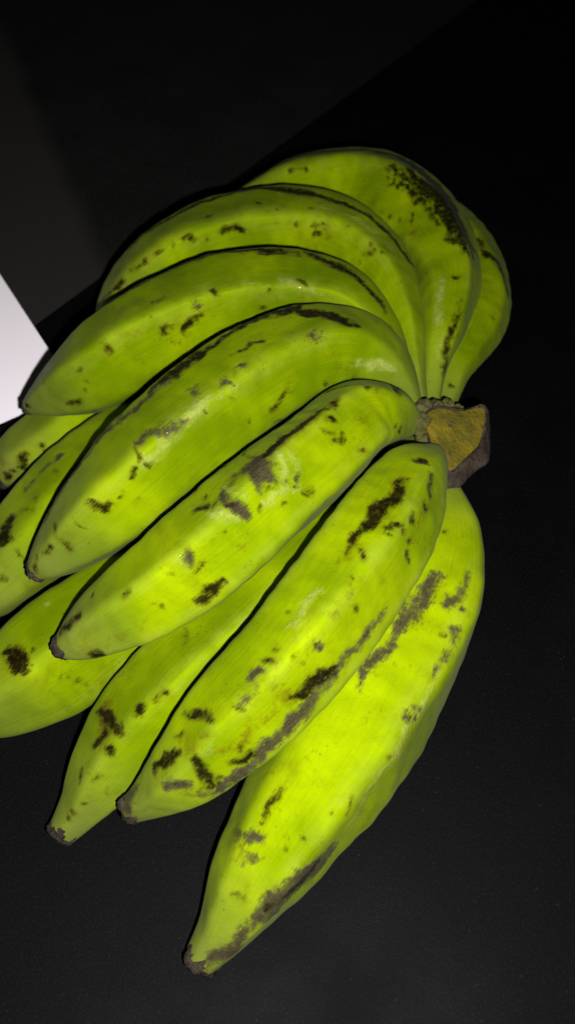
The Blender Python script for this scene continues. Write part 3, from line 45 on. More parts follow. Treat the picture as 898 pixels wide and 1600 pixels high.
"J": [["d", [[-0.1369, -0.0018, 0.0481, 0.00255], [-0.1401, -0.014, 0.0473, 0.00378]]], ["d", [[-0.1171, 0.0207, 0.0539, 0.0013]]], ["d", [[-0.1401, -0.0301, 0.0387, 0.00126]]], ["o", [[-0.1321, -0.0154, 0.0481, 0.00251]]], ["g", [[-0.1335, 0.0155, 0.0472, 0.00163], [-0.1168, 0.0337, 0.0526, 0.00165]]], ["d", [[-0.1305, -0.0128, 0.0492, 0.00056]]], ["d", [[-0.132, -0.0197, 0.0449, 0.00047], [-0.1309, -0.0217, 0.0429, 0.00076], [-0.1294, -0.0229, 0.0413, 0.00038]]], ["o", [[-0.1344, -0.0039, 0.0496, 0.00146]]], ["d", [[-0.1154, -0.0043, 0.0473, 0.00048]]], ["d", [[-0.1338, -0.0159, 0.0481, 0.00058]]], ["d", [[-0.1357, -0.0144, 0.0487, 0.00076]]], ["o", [[-0.1214, -0.0229, 0.0373, 0.00048], [-0.1185, -0.0211, 0.0364, 0.00076], [-0.1166, -0.0194, 0.0366, 0.00038]]], ["d", [[-0.1122, -0.011, 0.0404, 0.00055]]], ["d", [[-0.1249, -0.0013, 0.0524, 0.00048], [-0.1252, 0.0017, 0.0527, 0.00076], [-0.1257, 0.007, 0.0522, 0.00038]]], ["o", [[-0.1225, -0.0075, 0.049, 0.00209]]], ["o", [[-0.124, -0.0239, 0.0381, 0.00201]]], ["d", [[-0.132, 0.0031, 0.0499, 0.00048], [-0.129, 0.0015, 0.0515, 0.00076], [-0.1262, 0.0011, 0.0525, 0.00038]]], ["o", [[-0.1187, -0.0036, 0.0496, 0.00117]]], ["d", [[-0.122, -0.0276, 0.0303, 0.00058]]]],
"K": [["d", [[-0.1261, -0.0761, 0.0502, 0.0029], [-0.1205, -0.0816, 0.0522, 0.00516], [-0.1222, -0.0844, 0.0512, 0.00286]]], ["d", [[-0.1146, -0.0757, 0.0546, 0.00129]]], ["d", [[-0.0969, -0.0851, 0.0426, 0.00073], [-0.0933, -0.0856, 0.0387, 0.00073]]], ["p", [[-0.1108, -0.0536, 0.0536, 0.00119]]], ["o", [[-0.1219, -0.08, 0.0517, 0.00691]]], ["o", [[-0.0982, -0.0825, 0.0467, 0.00232]]], ["d", [[-0.1181, -0.0866, 0.0518, 0.00043], [-0.115, -0.0858, 0.0524, 0.00068], [-0.1129, -0.084, 0.0531, 0.00034]]], ["o", [[-0.1123, -0.0938, 0.041, 0.00043], [-0.1126, -0.0949, 0.039, 0.00069], [-0.1124, -0.0954, 0.038, 0.00035]]], ["o", [[-0.1218, -0.0838, 0.0515, 0.00205]]], ["o", [[-0.0915, -0.0681, 0.0545, 0.00044], [-0.0902, -0.0676, 0.054, 0.0007], [-0.0885, -0.0662, 0.0542, 0.00035]]], ["o", [[-0.1043, -0.0832, 0.0512, 0.00043], [-0.1024, -0.0843, 0.0486, 0.00069], [-0.0999, -0.0841, 0.0468, 0.00035]]], ["d", [[-0.1019, -0.0862, 0.0457, 0.00075]]], ["o", [[-0.0931, -0.0606, 0.0577, 0.00044], [-0.0905, -0.0598, 0.0578, 0.0007], [-0.0888, -0.0584, 0.058, 0.00035]]], ["o", [[-0.0951, -0.0655, 0.0574, 0.00188]]], ["d", [[-0.094, -0.0614, 0.0576, 0.00044], [-0.0924, -0.0611, 0.0577, 0.0007], [-0.0923, -0.0593, 0.0577, 0.00035]]], ["d", [[-0.1019, -0.0794, 0.0532, 0.00072]]], ["d", [[-0.0928, -0.07, 0.0542, 0.00047]]], ["o", [[-0.1107, -0.0915, 0.0442, 0.00043], [-0.1077, -0.0906, 0.0434, 0.00069], [-0.1059, -0.0911, 0.0414, 0.00035]]], ["d", [[-0.1013, -0.0602, 0.0565, 0.00049]]], ["o", [[-0.1128, -0.0776, 0.055, 0.00043], [-0.1096, -0.076, 0.0561, 0.00069], [-0.1078, -0.0758, 0.0565, 0.00034]]]],
"L": [["d", [[-0.0823, -0.1014, 0.046, 0.00226], [-0.0765, -0.1088, 0.051, 0.00277], [-0.0713, -0.1154, 0.0535, 0.00109]]], ["d", [[-0.0791, -0.1125, 0.0487, 0.00222], [-0.083, -0.1172, 0.0452, 0.00222]]], ["d", [[-0.0753, -0.1214, 0.0492, 0.00246]]], ["d", [[-0.0632, -0.1066, 0.0589, 0.00219]]], ["d", [[-0.0572, -0.1038, 0.061, 0.00109], [-0.0529, -0.1015, 0.062, 0.00164]]], ["o", [[-0.0795, -0.1306, 0.0408, 0.00192]]], ["o", [[-0.086, -0.1329, 0.0389, 0.00138]]], ["o", [[-0.0745, -0.1349, 0.0336, 0.00111]]], ["o", [[-0.0802, -0.0993, 0.0474, 0.00453], [-0.0796, -0.1171, 0.0482, 0.00441]]], ["d", [[-0.0945, -0.1413, 0.0268, 0.00112]]], ["d", [[-0.0962, -0.1433, 0.0243, 0.00084]]], ["d", [[-0.0884, -0.1383, 0.0315, 0.00083]]], ["d", [[-0.0821, -0.1303, 0.0415, 0.00082]]], ["p", [[-0.0411, -0.1007, 0.0584, 0.00221], [-0.0165, -0.0728, 0.0696, 0.00224], [-0.0026, -0.0528, 0.0736, 0.00228]]], ["o", [[-0.0844, -0.1384, 0.031, 0.00042], [-0.0837, -0.1365, 0.034, 0.00066], [-0.0848, -0.1353, 0.036, 0.00033]]], ["d", [[-0.0769, -0.1399, 0.0236, 0.00044]]], ["o", [[-0.0726, -0.0866, 0.0508, 0.00238]]], ["o", [[-0.0753, -0.1351, 0.0335, 0.00204]]], ["o", [[-0.0507, -0.0983, 0.0641, 0.00041], [-0.0497, -0.1001, 0.0629, 0.00066], [-0.0496, -0.1002, 0.0628, 0.00033]]], ["d", [[-0.0365, -0.1041, 0.0522, 0.00042], [-0.0365, -0.103, 0.0534, 0.00067], [-0.0344, -0.1, 0.0546, 0.00033]]], ["d", [[-0.0445, -0.078, 0.066, 0.00042], [-0.0457, -0.0742, 0.0647, 0.00068], [-0.0456, -0.0715, 0.0643, 0.00034]]], ["o", [[-0.0787, -0.1347, 0.0353, 0.00222]]], ["o", [[-0.0457, -0.0892, 0.067, 0.00041], [-0.045, -0.0883, 0.0673, 0.00066], [-0.0452, -0.0861, 0.067, 0.00033]]], ["d", [[-0.0713, -0.1155, 0.0535, 0.00041], [-0.0719, -0.1131, 0.0541, 0.00066], [-0.0712, -0.1108, 0.0549, 0.00033]]], ["d", [[-0.0814, -0.1081, 0.0468, 0.0006]]], ["o", [[-0.0351, -0.0976, 0.0576, 0.00112]]], ["o", [[-0.0446, -0.0941, 0.0661, 0.001]]], ["o", [[-0.0682, -0.1159, 0.0535, 0.00096]]], ["o", [[-0.0605, -0.106, 0.0598, 0.00222]]], ["o", [[-0.0883, -0.123, 0.04, 0.00042], [-0.086, -0.1258, 0.042, 0.00066], [-0.0852, -0.1281, 0.0421, 0.00033]]], ["o", [[-0.0574, -0.102, 0.0615, 0.00152]]], ["d", [[-0.0381, -0.0976, 0.0598, 0.00041], [-0.0364, -0.0958, 0.0607, 0.00066], [-0.0355, -0.0945, 0.0614, 0.00033]]], ["d", [[-0.0897, -0.1293, 0.0377, 0.00042], [-0.0898, -0.1276, 0.0378, 0.00067], [-0.0894, -0.1261, 0.0385, 0.00033]]], ["o", [[-0.0558, -0.0971, 0.0624, 0.00041], [-0.0544, -0.0982, 0.063, 0.00066], [-0.0526, -0.0983, 0.0637, 0.00033]]], ["o", [[-0.0412, -0.0988, 0.0604, 0.00041], [-0.0404, -0.0982, 0.0605, 0.00066], [-0.0385, -0.0972, 0.0606, 0.00033]]]]}
CROWN = {"cut": [[0.0664, 0.0342, 0.0818], [0.0737, 0.0408, 0.0807], [0.087, 0.0415, 0.0773], [0.0971, 0.0465, 0.0753], [0.0988, 0.0427, 0.0744], [0.0958, 0.0293, 0.0734], [0.0929, 0.0227, 0.0732], [0.0846, 0.0138, 0.0742], [0.0776, 0.0067, 0.0752], [0.0718, 0.0146, 0.0778], [0.0683, 0.0242, 0.08]], "rim": [[0.0686, 0.0445, 0.068], [0.0766, 0.0504, 0.068], [0.0891, 0.0483, 0.068], [0.0994, 0.0525, 0.068], [0.103, 0.0499, 0.068], [0.1014, 0.0331, 0.068], [0.0989, 0.0176, 0.068], [0.0913, 0.0118, 0.068], [0.0825, 0.0019, 0.068], [0.0742, -0.0007, 0.068], [0.0684, 0.0262, 0.068]], "low": [[0.0732, 0.066, 0.044], [0.0813, 0.0704, 0.044], [0.0926, 0.0682, 0.044], [0.1018, 0.0669, 0.044], [0.104, 0.0616, 0.044], [0.1032, 0.0486, 0.044], [0.0993, 0.0351, 0.044], [0.092, 0.0297, 0.044], [0.085, 0.0228, 0.044], [0.0777, 0.0228, 0.044], [0.0742, 0.0443, 0.044]], "lumps": [[[0.0675, 0.0434, 0.076], 0.005], [[0.0741, 0.045, 0.076], 0.004], [[0.0808, 0.0492, 0.072], 0.0036], [[0.0867, 0.0499, 0.068], 0.003], [[0.0652, 0.0329, 0.078], 0.005], [[0.0692, 0.0279, 0.07], 0.0062], [[0.0761, 0.0511, 0.055], 0.011]]}
EXTRA = {"sap": [0.0665, 0.0696, 0.0669], "tone_edge": [[0.1503, 0.5484], [-0.0326, 0.3312]], "painted_reflection": [[-0.2474, 0.5383], [-0.1457, 0.2884]], "paper": [[-0.1299, 0.1204], [-0.2871, 0.3724], [-0.4653, 0.2612], [-0.3081, 0.0092]]}

# ------------------------------------------------------------------ helpers
def tag(o, label=None, cat=None, group=None, kind=None):
    if label: o['label'] = label
    if cat: o['category'] = cat
    if group: o['group'] = group
    if kind: o['kind'] = kind
    return o
def mesh_obj(name, verts, faces, mat, parent=None, smooth=True):
    me = bpy.data.meshes.new(name); me.from_pydata([tuple(v) for v in verts], [], faces); me.update()
    if smooth: me.polygons.foreach_set('use_smooth', [True] * len(me.polygons))
    o = bpy.data.objects.new(name, me); COL.objects.link(o); me.materials.append(mat)
    if parent: o.parent = parent
    return o

# <<SHAPE
RIDGE = {'A': 20, 'B': 30, 'C': 10, 'D': 5, 'E': 10, 'F': 20, 'G': -5, 'H': -32, 'I': 20, 'J': 25, 'K': 0, 'L': 10}
VIEW = np.array([0, -math.sin(math.radians(33)), math.cos(math.radians(33))])
def spline(P, n):
    P = np.asarray(P, float)
    k = np.r_[0, np.cumsum(np.linalg.norm(np.diff(P[:, :3], axis=0), axis=1) ** .5)]
    Pe = np.vstack([2 * P[0] - P[1], P, 2 * P[-1] - P[-2]]); ke = np.r_[-k[1], k, 2 * k[-1] - k[-2]]
    # arc-length even parameters
    def ev(t):
        i = np.clip(np.searchsorted(ke, t, side='right') - 1, 1, len(ke) - 3)
        t0, t1, t2, t3 = [ke[i + j][:, None] for j in (-1, 0, 1, 2)]; p0, p1, p2, p3 = [Pe[i + j] for j in (-1, 0, 1, 2)]
        x = t[:, None]
        a1 = (t1 - x) / (t1 - t0) * p0 + (x - t0) / (t1 - t0) * p1
        a2 = (t2 - x) / (t2 - t1) * p1 + (x - t1) / (t2 - t1) * p2
        a3 = (t3 - x) / (t3 - t2) * p2 + (x - t2) / (t3 - t2) * p3
        b1 = (t2 - x) / (t2 - t0) * a1 + (x - t0) / (t2 - t0) * a2
        b2 = (t3 - x) / (t3 - t1) * a2 + (x - t1) / (t3 - t1) * a3
        return (t2 - x) / (t2 - t1) * b1 + (x - t1) / (t2 - t1) * b2
    t = np.linspace(0, k[-1], 600); C = ev(t)
    L = np.r_[0, np.cumsum(np.linalg.norm(np.diff(C[:, :3], axis=0), axis=1))]
    return ev(np.interp(np.linspace(0, L[-1], n), L, t)), L[-1]
def smooth1(a, k):
    if k < 2: return a
    p = np.pad(a, ((k, k), (0, 0)), mode='reflect', reflect_type='odd'); ker = np.hanning(2 * k + 1); ker /= ker.sum()
    return np.stack([np.convolve(p[:, c], ker, 'valid') for c in range(a.shape[1])], 1)
def fruit_surface(axis, ridge, key, ns, nt):
    """rings along the fruit: points, normals, s (0..1) and theta"""
    rs = np.random.RandomState(ord(key) * 7)
    C, L = spline(axis, ns); C = smooth1(C, max(2, ns // 40))
    P, R = C[:, :3], np.maximum(C[:, 3], .002)
    T = np.gradient(P, axis=0); T /= np.linalg.norm(T, axis=1)[:, None]
    N = VIEW - (T @ VIEW)[:, None] * T; N /= np.linalg.norm(N, axis=1)[:, None]
    B = np.cross(T, N)
    s = np.linspace(0, 1, ns); th = np.linspace(0, 2 * math.pi, nt, endpoint=False)
    S, TH = np.meshgrid(s, th, indexing='ij')
    # rounded five-sided section, corners wander along the fruit
    prof = np.zeros_like(S)
    offs = np.arange(5) * 72 + rs.uniform(-9, 9, 5)
    tw = .14 * np.sin(2.2 * S * math.pi + rs.uniform(0, 6))
    for o in offs:
        c = np.cos(TH - math.radians(o + ridge + 36) - tw)
        prof += np.maximum(c, 0) ** 10
    poly = prof ** (-1 / 10.); poly /= poly.mean(1)[:, None]
    k = np.interp(s, [0, .12, .3, .75, .93, 1], [.2, .6, .95, 1.0, .85, .3])[:, None]
    rr = 1 + k * (poly - 1)
    # lumps
    for i in range(7):
        fs = rs.uniform(2, 9); ft = rs.randint(1, 4)
        rr += .007 * np.sin(fs * 2 * math.pi * S + rs.uniform(0, 6)) * np.sin(ft * TH + rs.uniform(0, 6))
    for i in range(6):
        fs = rs.uniform(12, 30); ft = rs.randint(2, 7)
        rr += .003 * np.sin(fs * 2 * math.pi * S + rs.uniform(0, 6)) * np.sin(ft * TH + rs.uniform(0, 6))
    rad = R[:, None] * rr
    Q = P[:, None] + rad[..., None] * (np.cos(TH)[..., None] * N[:, None] + np.sin(TH)[..., None] * B[:, None])
    du = np.gradient(Q, axis=0); dv = np.roll(Q, -1, 1) - np.roll(Q, 1, 1)
    nn = np.cross(dv, du); nn /= np.linalg.norm(nn, axis=2)[..., None] + 1e-12
    out = Q - P[:, None]
    nn *= np.sign((nn * out).sum(2))[..., None]
    fruit_surface.ridge = np.clip((poly - 1.0) / .07, 0, 1)
    return Q, nn, S, TH
# SHAPE>>

# ------------------------------------------------------------------ materials
class NT:
    def __init__(s, name):
        s.m = bpy.data.materials.new(name); s.m.use_nodes = True; s.t = s.m.node_tree
        s.b = s.t.nodes['Principled BSDF']
    def n(s, typ, **kw):
        nd = s.t.nodes.new(typ)
        for k, v in kw.items():
            if k.startswith('i_'):
                key = k[2:]; key = int(key) if key.isdigit() else key.replace('_', ' ')
                s.put(nd.inputs[key], v)
            else: setattr(nd, k, v)
        return nd
    def put(s, sock, v):
        if hasattr(v, 'is_output'): s.t.links.new(v, sock)
        elif isinstance(v, tuple) and sock.type == 'RGBA' and len(v) == 3: sock.default_value = (*v, 1)
        else: sock.default_value = v
    def math(s, op, a, b=0.0, c=0.0):
        nd = s.n('ShaderNodeMath', operation=op)
        for i, v in enumerate((a, b, c)): s.put(nd.inputs[i], v)
        return nd.outputs[0]
    def mix(s, f, a, b, mode='MIX'):
        nd = s.n('ShaderNodeMix', data_type='RGBA', blend_type=mode)
        s.put(nd.inputs[0], f); s.put(nd.inputs[6], a); s.put(nd.inputs[7], b); return nd.outputs[2]
    def noise(s, vec, scale, detail=3, rough=.55, dist=0.0):
        nd = s.n('ShaderNodeTexNoise'); s.put(nd.inputs['Vector'], vec)
        nd.inputs['Scale'].default_value = scale; nd.inputs['Detail'].default_value = detail
        nd.inputs['Roughness'].default_value = rough; nd.inputs['Distortion'].default_value = dist
        return nd.outputs[0]
    def step(s, v, a, b, lo=0.0, hi=1.0):
        nd = s.n('ShaderNodeMapRange', interpolation_type='SMOOTHSTEP')
        s.put(nd.inputs[0], v); nd.inputs[1].default_value = a; nd.inputs[2].default_value = b
        nd.inputs[3].default_value = lo; nd.inputs[4].default_value = hi; return nd.outputs[0]
    def attr(s, name): return s.n('ShaderNodeAttribute', attribute_name=name).outputs['Fac']
    def bump(s, h, dist, strength=1.0, normal=None):
        nd = s.n('ShaderNodeBump'); nd.inputs['Distance'].default_value = dist; nd.inputs['Strength'].default_value = strength
        s.put(nd.inputs['Height'], h)
        if normal is not None: s.put(nd.inputs['Normal'], normal)
        return nd.outputs[0]

def peel_material():
    t = NT('green_plantain_peel'); b = t.b
    pos = t.n('ShaderNodeTexCoord').outputs['Object']
    uv = t.n('ShaderNodeUVMap', uv_map='skin').outputs[0]
    mp = t.n('ShaderNodeMapping'); t.put(mp.inputs[0], uv); mp.inputs['Scale'].default_value = (6, 60, 1)
    fib = t.noise(mp.outputs[0], 1.0, 4, .6)                      # fibres along the fruit
    mp2 = t.n('ShaderNodeMapping'); t.put(mp2.inputs[0], uv); mp2.inputs['Scale'].default_value = (30, 420, 1)
    fib2 = t.noise(mp2.outputs[0], 1.0, 2, .6)
    big = t.noise(pos, 26, 3, .6); mid = t.noise(pos, 90, 4, .6); fine = t.noise(pos, 420, 3, .65); vfine = t.noise(pos, 1500, 2, .6)
    oi = t.n('ShaderNodeObjectInfo').outputs['Random']
    ripe = t.math('ADD', t.math('MULTIPLY', big, .9), t.math('MULTIPLY', fib, .25))
    ripe = t.math('ADD', ripe, t.math('MULTIPLY', t.math('SUBTRACT', oi, .5), .18))
    col = t.mix(t.step(ripe, .36, .8), (.078, .128, .0004), (.178, .246, .0006))
    col = t.mix(t.math('MULTIPLY', t.step(fine, .45, .75), .16), col, (.085, .125, .001))
    col = t.mix(t.math('MULTIPLY', t.step(fib2, .52, .8), .05), col, (.07, .11, .001))
    ridge = t.math('MULTIPLY', t.attr('ridge'), t.step(mid, .3, .75))
    col = t.mix(t.math('MULTIPLY', ridge, .28), col, (.22, .26, .03))
    bloom = t.math('MULTIPLY', t.attr('bloom'), t.step(mid, .15, .7, .55, 1))
    col = t.mix(t.math('MULTIPLY', bloom, .75), col, (.105, .12, .026))
    # tiny lenticels
    vo = t.n('ShaderNodeTexVoronoi'); t.put(vo.inputs['Vector'], pos); vo.inputs['Scale'].default_value = 300
    spk = t.math('MULTIPLY', t.step(vo.outputs['Distance'], .10, .2, 1, 0), t.step(t.noise(pos, 60, 2), .52, .66))
    col = t.mix(t.math('MULTIPLY', spk, .55), col, (.045, .05, .005))
    # grime scratches that follow the fibres
    mp3 = t.n('ShaderNodeMapping'); t.put(mp3.inputs[0], uv); mp3.inputs['Scale'].default_value = (22, 110, 1); mp3.inputs['Rotation'].default_value = (0, 0, .12)
    scr = t.math('MULTIPLY', t.step(t.noise(mp3.outputs[0], 1, 3, .7), .66, .74), t.step(big, .5, .62))
    col = t.mix(t.math('MULTIPLY', scr, .6), col, (.065, .06, .004))
    gr = t.math('MULTIPLY', t.step(t.noise(pos, 55, 5, .65, .6), .50, .72), t.step(t.noise(pos, 17, 2), .42, .62))
    col = t.mix(t.math('MULTIPLY', gr, .5), col, (.075, .08, .0015))
    mpm = t.n('ShaderNodeMapping'); t.put(mpm.inputs[0], uv); mpm.inputs['Scale'].default_value = (70, 120, 1)
    strk = t.noise(mpm.outputs[0], 1.0, 4, .65)
    def mark(name, a1, a2, a3, lo, hi):
        v = t.attr(name)
        v = t.math('ADD', v, t.math('MULTIPLY', t.math('SUBTRACT', mid, .5), a1))
        v = t.math('ADD', v, t.math('MULTIPLY', t.math('SUBTRACT', fine, .5), a2))
        v = t.math('ADD', v, t.math('MULTIPLY', t.math('SUBTRACT', strk, .5), a3))
        return t.math('MULTIPLY', t.step(v, lo, hi), t.step(t.attr(name), .02, .2))
    pale = mark('pale', .8, .7, .4, .35, .95)
    col = t.mix(t.math('MULTIPLY', pale, .6), col, (.27, .30, .075))
    stain = mark('stain', 1.0, .9, .9, .4, 1.05)
    col = t.mix(t.math('MULTIPLY', stain, .8), col, (.075, .052, .0015))
    halo = t.math('MAXIMUM', t.step(t.attr('dark'), .08, .5), t.step(t.attr('scar'), .15, .6, 0, .6))
    col = t.mix(t.math('MULTIPLY', t.math('MULTIPLY', halo, t.step(mid, .3, .7, .35, 1)), .6), col, (.07, .056, .002))
    scar = mark('scar', .9, .7, 1.1, .26, .74)
    scol = t.mix(t.step(strk, .35, .68), (.016, .011, .007), (.056, .042, .028))
    scol = t.mix(t.math('MULTIPLY', t.step(vfine, .5, .75), .55), scol, (.012, .009, .006))
    col = t.mix(t.math('MULTIPLY', scar, t.step(mid, .25, .6, .7, .95)), col, scol)
    dark = mark('dark', .7, .6, .9, .27, .74)
    dcol = t.mix(t.step(mid, .35, .7), (.0016, .0012, .0009), (.0085, .0052, .0018))
    dcol = t.mix(t.math('MULTIPLY', t.step(strk, .58, .75), .5), dcol, (.022, .017, .011))
    col = t.mix(t.math('MULTIPLY', dark, t.step(fine, .3, .55, .8, .97)), col, dcol)
    t.put(b.inputs['Base Color'], col)
    rough = t.math('ADD', t.step(mid, .3, .7, .56, .66), t.math('MULTIPLY', scar, .2))
    t.put(b.inputs['Roughness'], rough)
    b.inputs['Specular IOR Level'].default_value = .85
    b.inputs['Specular Tint'].default_value = (.70, 1, .0, 1)
    b.inputs['Sheen Weight'].default_value = .02; b.inputs['Sheen Roughness'].default_value = .4; b.inputs['Sheen Tint'].default_value = (.8, .85, .75, 1)
    t.put(b.inputs['Specular IOR Level'], t.math('MULTIPLY', t.math('SUBTRACT', 1.0, t.math('MAXIMUM', t.math('MULTIPLY', scar, .88), t.math('MAXIMUM', t.math('MULTIPLY', dark, .92), t.math('MULTIPLY', bloom, .6)))), .44))
    # glossy wax and dried sap catch pinpoint lights of the flash
    wet = t.math('MULTIPLY', t.step(fine, .55, .7), t.math('ADD', t.math('MULTIPLY', pale, .8), t.math('MULTIPLY', t.step(big, .58, .72), .3)))
    t.put(b.inputs['Coat Weight'], wet); b.inputs['Coat Roughness'].default_value = .09
    h = t.math('ADD', t.math('MULTIPLY', mid, .5), t.math('MULTIPLY', fine, .22))
    h = t.math('ADD', h, t.math('MULTIPLY', fib, .12))
    h = t.math('ADD', h, t.math('MULTIPLY', vfine, .12))
    h = t.math('ADD', h, t.math('MULTIPLY', t.math('MULTIPLY', pale, fine), .9))
    h = t.math('SUBTRACT', h, t.math('MULTIPLY', dark, .35))
    h = t.math('ADD', h, t.math('MULTIPLY', t.math('MULTIPLY', scar, vfine), .7))
    t.put(b.inputs['Normal'], t.bump(h, .0011, .55))
    return t.m

def bark_material(name, c1, c2, c3, scale=300, bd=.0012, rough=.75):
    t = NT(name); pos = t.n('ShaderNodeTexCoord').outputs['Object']
    a = t.noise(pos, scale * .35, 4, .6); f_ = t.noise(pos, scale * 1.6, 4, .7); 
    col = t.mix(t.step(a, .3, .7), c1, c2); col = t.mix(t.math('MULTIPLY', t.step(f_, .52, .7), .8), col, c3)
    t.put(t.b.inputs['Base Color'], col); t.b.inputs['Roughness'].default_value = rough
    t.b.inputs['Specular IOR Level'].default_value = .25
    t.put(t.b.inputs['Normal'], t.bump(t.math('ADD', a, f_), bd, .8)); return t.m

def table_material(name, c1, c2, rough, spec, painted_reflection=None):
    t = NT(name); pos = t.n('ShaderNodeTexCoord').outputs['Object']
    a = t.noise(pos, 18, 4, .6); g = t.noise(pos, 900, 3, .6); g2 = t.noise(pos, 260, 3, .6)
    col = t.mix(t.step(a, .3, .7), c1, c2)
    if painted_reflection:  # soft-edged reflection on the table, painted as a lighter tone
        (x0, y0), (x1, y1) = painted_reflection
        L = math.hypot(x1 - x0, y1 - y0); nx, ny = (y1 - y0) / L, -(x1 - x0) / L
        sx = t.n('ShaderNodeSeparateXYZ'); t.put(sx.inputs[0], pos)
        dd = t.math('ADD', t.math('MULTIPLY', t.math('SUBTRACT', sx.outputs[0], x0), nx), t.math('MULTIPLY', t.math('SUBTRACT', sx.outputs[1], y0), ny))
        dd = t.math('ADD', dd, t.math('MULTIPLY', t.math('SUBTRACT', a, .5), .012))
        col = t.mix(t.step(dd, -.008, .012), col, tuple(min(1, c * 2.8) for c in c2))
    col = t.mix(t.math('MULTIPLY', t.step(g2, .6, .75), .4), col, tuple(c * 1.9 for c in c2))
    vo = t.n('ShaderNodeTexVoronoi'); t.put(vo.inputs['Vector'], pos); vo.inputs['Scale'].default_value = 55
    sp = t.math('MULTIPLY', t.step(vo.outputs['Distance'], .02, .045, 1, 0), t.step(t.noise(pos, 21, 2), .6, .66))
    col = t.mix(t.math('MULTIPLY', sp, .3), col, (.3, .29, .28))
    vo2 = t.n('ShaderNodeTexVoronoi'); t.put(vo2.inputs['Vector'], pos); vo2.inputs['Scale'].default_value = 330
    gl = t.math('MULTIPLY', t.step(vo2.outputs['Distance'], .08, .16, 1, 0), t.step(t.noise(pos, 140, 2), .56, .66))
    col = t.mix(t.math('MULTIPLY', gl, .04), col, (.3, .29, .28))  # glints of the table grain painted as pale specks
    col = t.mix(t.math('MULTIPLY', t.step(g, .5, .68), .7), col, tuple(c * 3.2 for c in c2))
    t.put(t.b.inputs['Base Color'], col)
    t.put(t.b.inputs['Roughness'], t.step(a, .2, .8, rough - .08, rough + .08)); t.b.inputs['Specular IOR Level'].default_value = spec
    h = t.math('ADD', t.math('MULTIPLY', g, .6), t.math('MULTIPLY', g2, .5))
    t.put(t.b.inputs['Normal'], t.bump(h, .0004, .35)); return t.m

PEEL = peel_material()
TIP = bark_material('dried_blossom_end', (.014, .010, .006), (.05, .038, .022), (.005, .004, .003), 420, .0022)
RIND = bark_material('grey_brown_rind', (.016, .0105, .006), (.046, .033, .019), (.004, .003, .002), 230, .0022)
CUT = bark_material('cut_stem_flesh', (.145, .108, .002), (.062, .054, .003), (.028, .018, .004), 170, .0014, .6)
COLLAR = bark_material('brown_neck_tissue', (.075, .080, .010), (.05, .042, .016), (.014, .010, .005), 330, .0016)

# ------------------------------------------------------------------ setting: the black table
def sheet(name, pts, z0, z1, mat, bevel=0.0):
    n = len(pts); v = [(x, y, z0) for x, y in pts] + [(x, y, z1) for x, y in pts]
    fcs = [tuple(range(n, 2 * n)), tuple(reversed(range(n)))] + [(i, (i + 1) % n, n + (i + 1) % n, n + i) for i in range(n)]
    o = mesh_obj(name, v, fcs, mat, None, False)
    bm = bmesh.new(); bm.from_mesh(o.data); bmesh.ops.recalc_face_normals(bm, faces=bm.faces)
    bm.to_mesh(o.data); bm.free()
    return o
T1 = table_material('black_laminate', (.0009, .0009, .0010), (.0014, .0013, .0015), .6, .05)
T2 = table_material('dark_grey_tone', (.0046, .0046, .0041), (.0062, .0060, .0054), .65, .14, EXTRA['painted_reflection'])
tag(sheet('table_top', [(-1.2, -.7), (1.2, -.7), (1.2, 1.4), (-1.2, 1.4)], -.03, 0, T1), kind='structure')
(px0, py0), (px1, py1) = EXTRA['tone_edge']
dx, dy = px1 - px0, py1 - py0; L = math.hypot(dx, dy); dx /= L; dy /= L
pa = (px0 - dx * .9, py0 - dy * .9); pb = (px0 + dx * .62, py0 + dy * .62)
tag(sheet('table_tone_sheet', [pa, pb, (pb[0] + dy * .8, pb[1] - dx * .8), (pa[0] + dy * .8, pa[1] - dx * .8)], .0004, .0009, T2), kind='structure')  # added sheet: a lighter tone zone of the table top put into its colour

# ------------------------------------------------------------------ white paper
t = NT('white_paper'); pos = t.n('ShaderNodeTexCoord').outputs['Object']
t.put(t.b.inputs['Base Color'], t.mix(t.noise(pos, 40, 3), (.86, .82, .835), (.88, .84, .86))); t.b.inputs['Roughness'].default_value = .8
t.b.inputs['Specular IOR Level'].default_value = .2
t.put(t.b.inputs['Normal'], t.bump(t.noise(pos, 700, 3), .0002, .4))
pp = sheet('paper_sheet', EXTRA['paper'], .0012, .0022, t.m)
tag(pp, 'white paper sheet lying on the black table at the left edge', 'paper')

# ------------------------------------------------------------------ the hand of plantains
root = bpy.data.objects.new('plantain_hand', None); COL.objects.link(root)
root.empty_display_size = .05
tag(root, 'hand of green plantains with brown blemishes joined at a cut stem on black table', 'plantains')
LABELS = {
 'A': 'partly hidden plantain at far right above the cut stem', 'B': 'topmost plantain with a large black patch on its shoulder',
 'H': 'lowest large bright plantain with long grey scar near its tip', 'G': 'heavily spotted plantain with grey scarred edge',
 'F': 'bright plantain with a square grey brown scuff in its middle'}
def seg_dist(V, pts):
    """distance field (w - d) of a stroke with varying half width"""
    best = np.full(len(V), -1e9)
    if len(pts) == 1: pts = [pts[0], pts[0]]
    for a, b in zip(pts[:-1], pts[1:]):
        A = np.array(a[:3]); D = np.array(b[:3]) - A; l2 = D @ D
        tt = np.clip(((V - A) @ D) / l2, 0, 1) if l2 > 1e-12 else np.zeros(len(V))
        d = np.linalg.norm(V - A - tt[:, None] * D, axis=1)
        best = np.maximum(best, a[3] + (b[3] - a[3]) * tt - d)
    return best
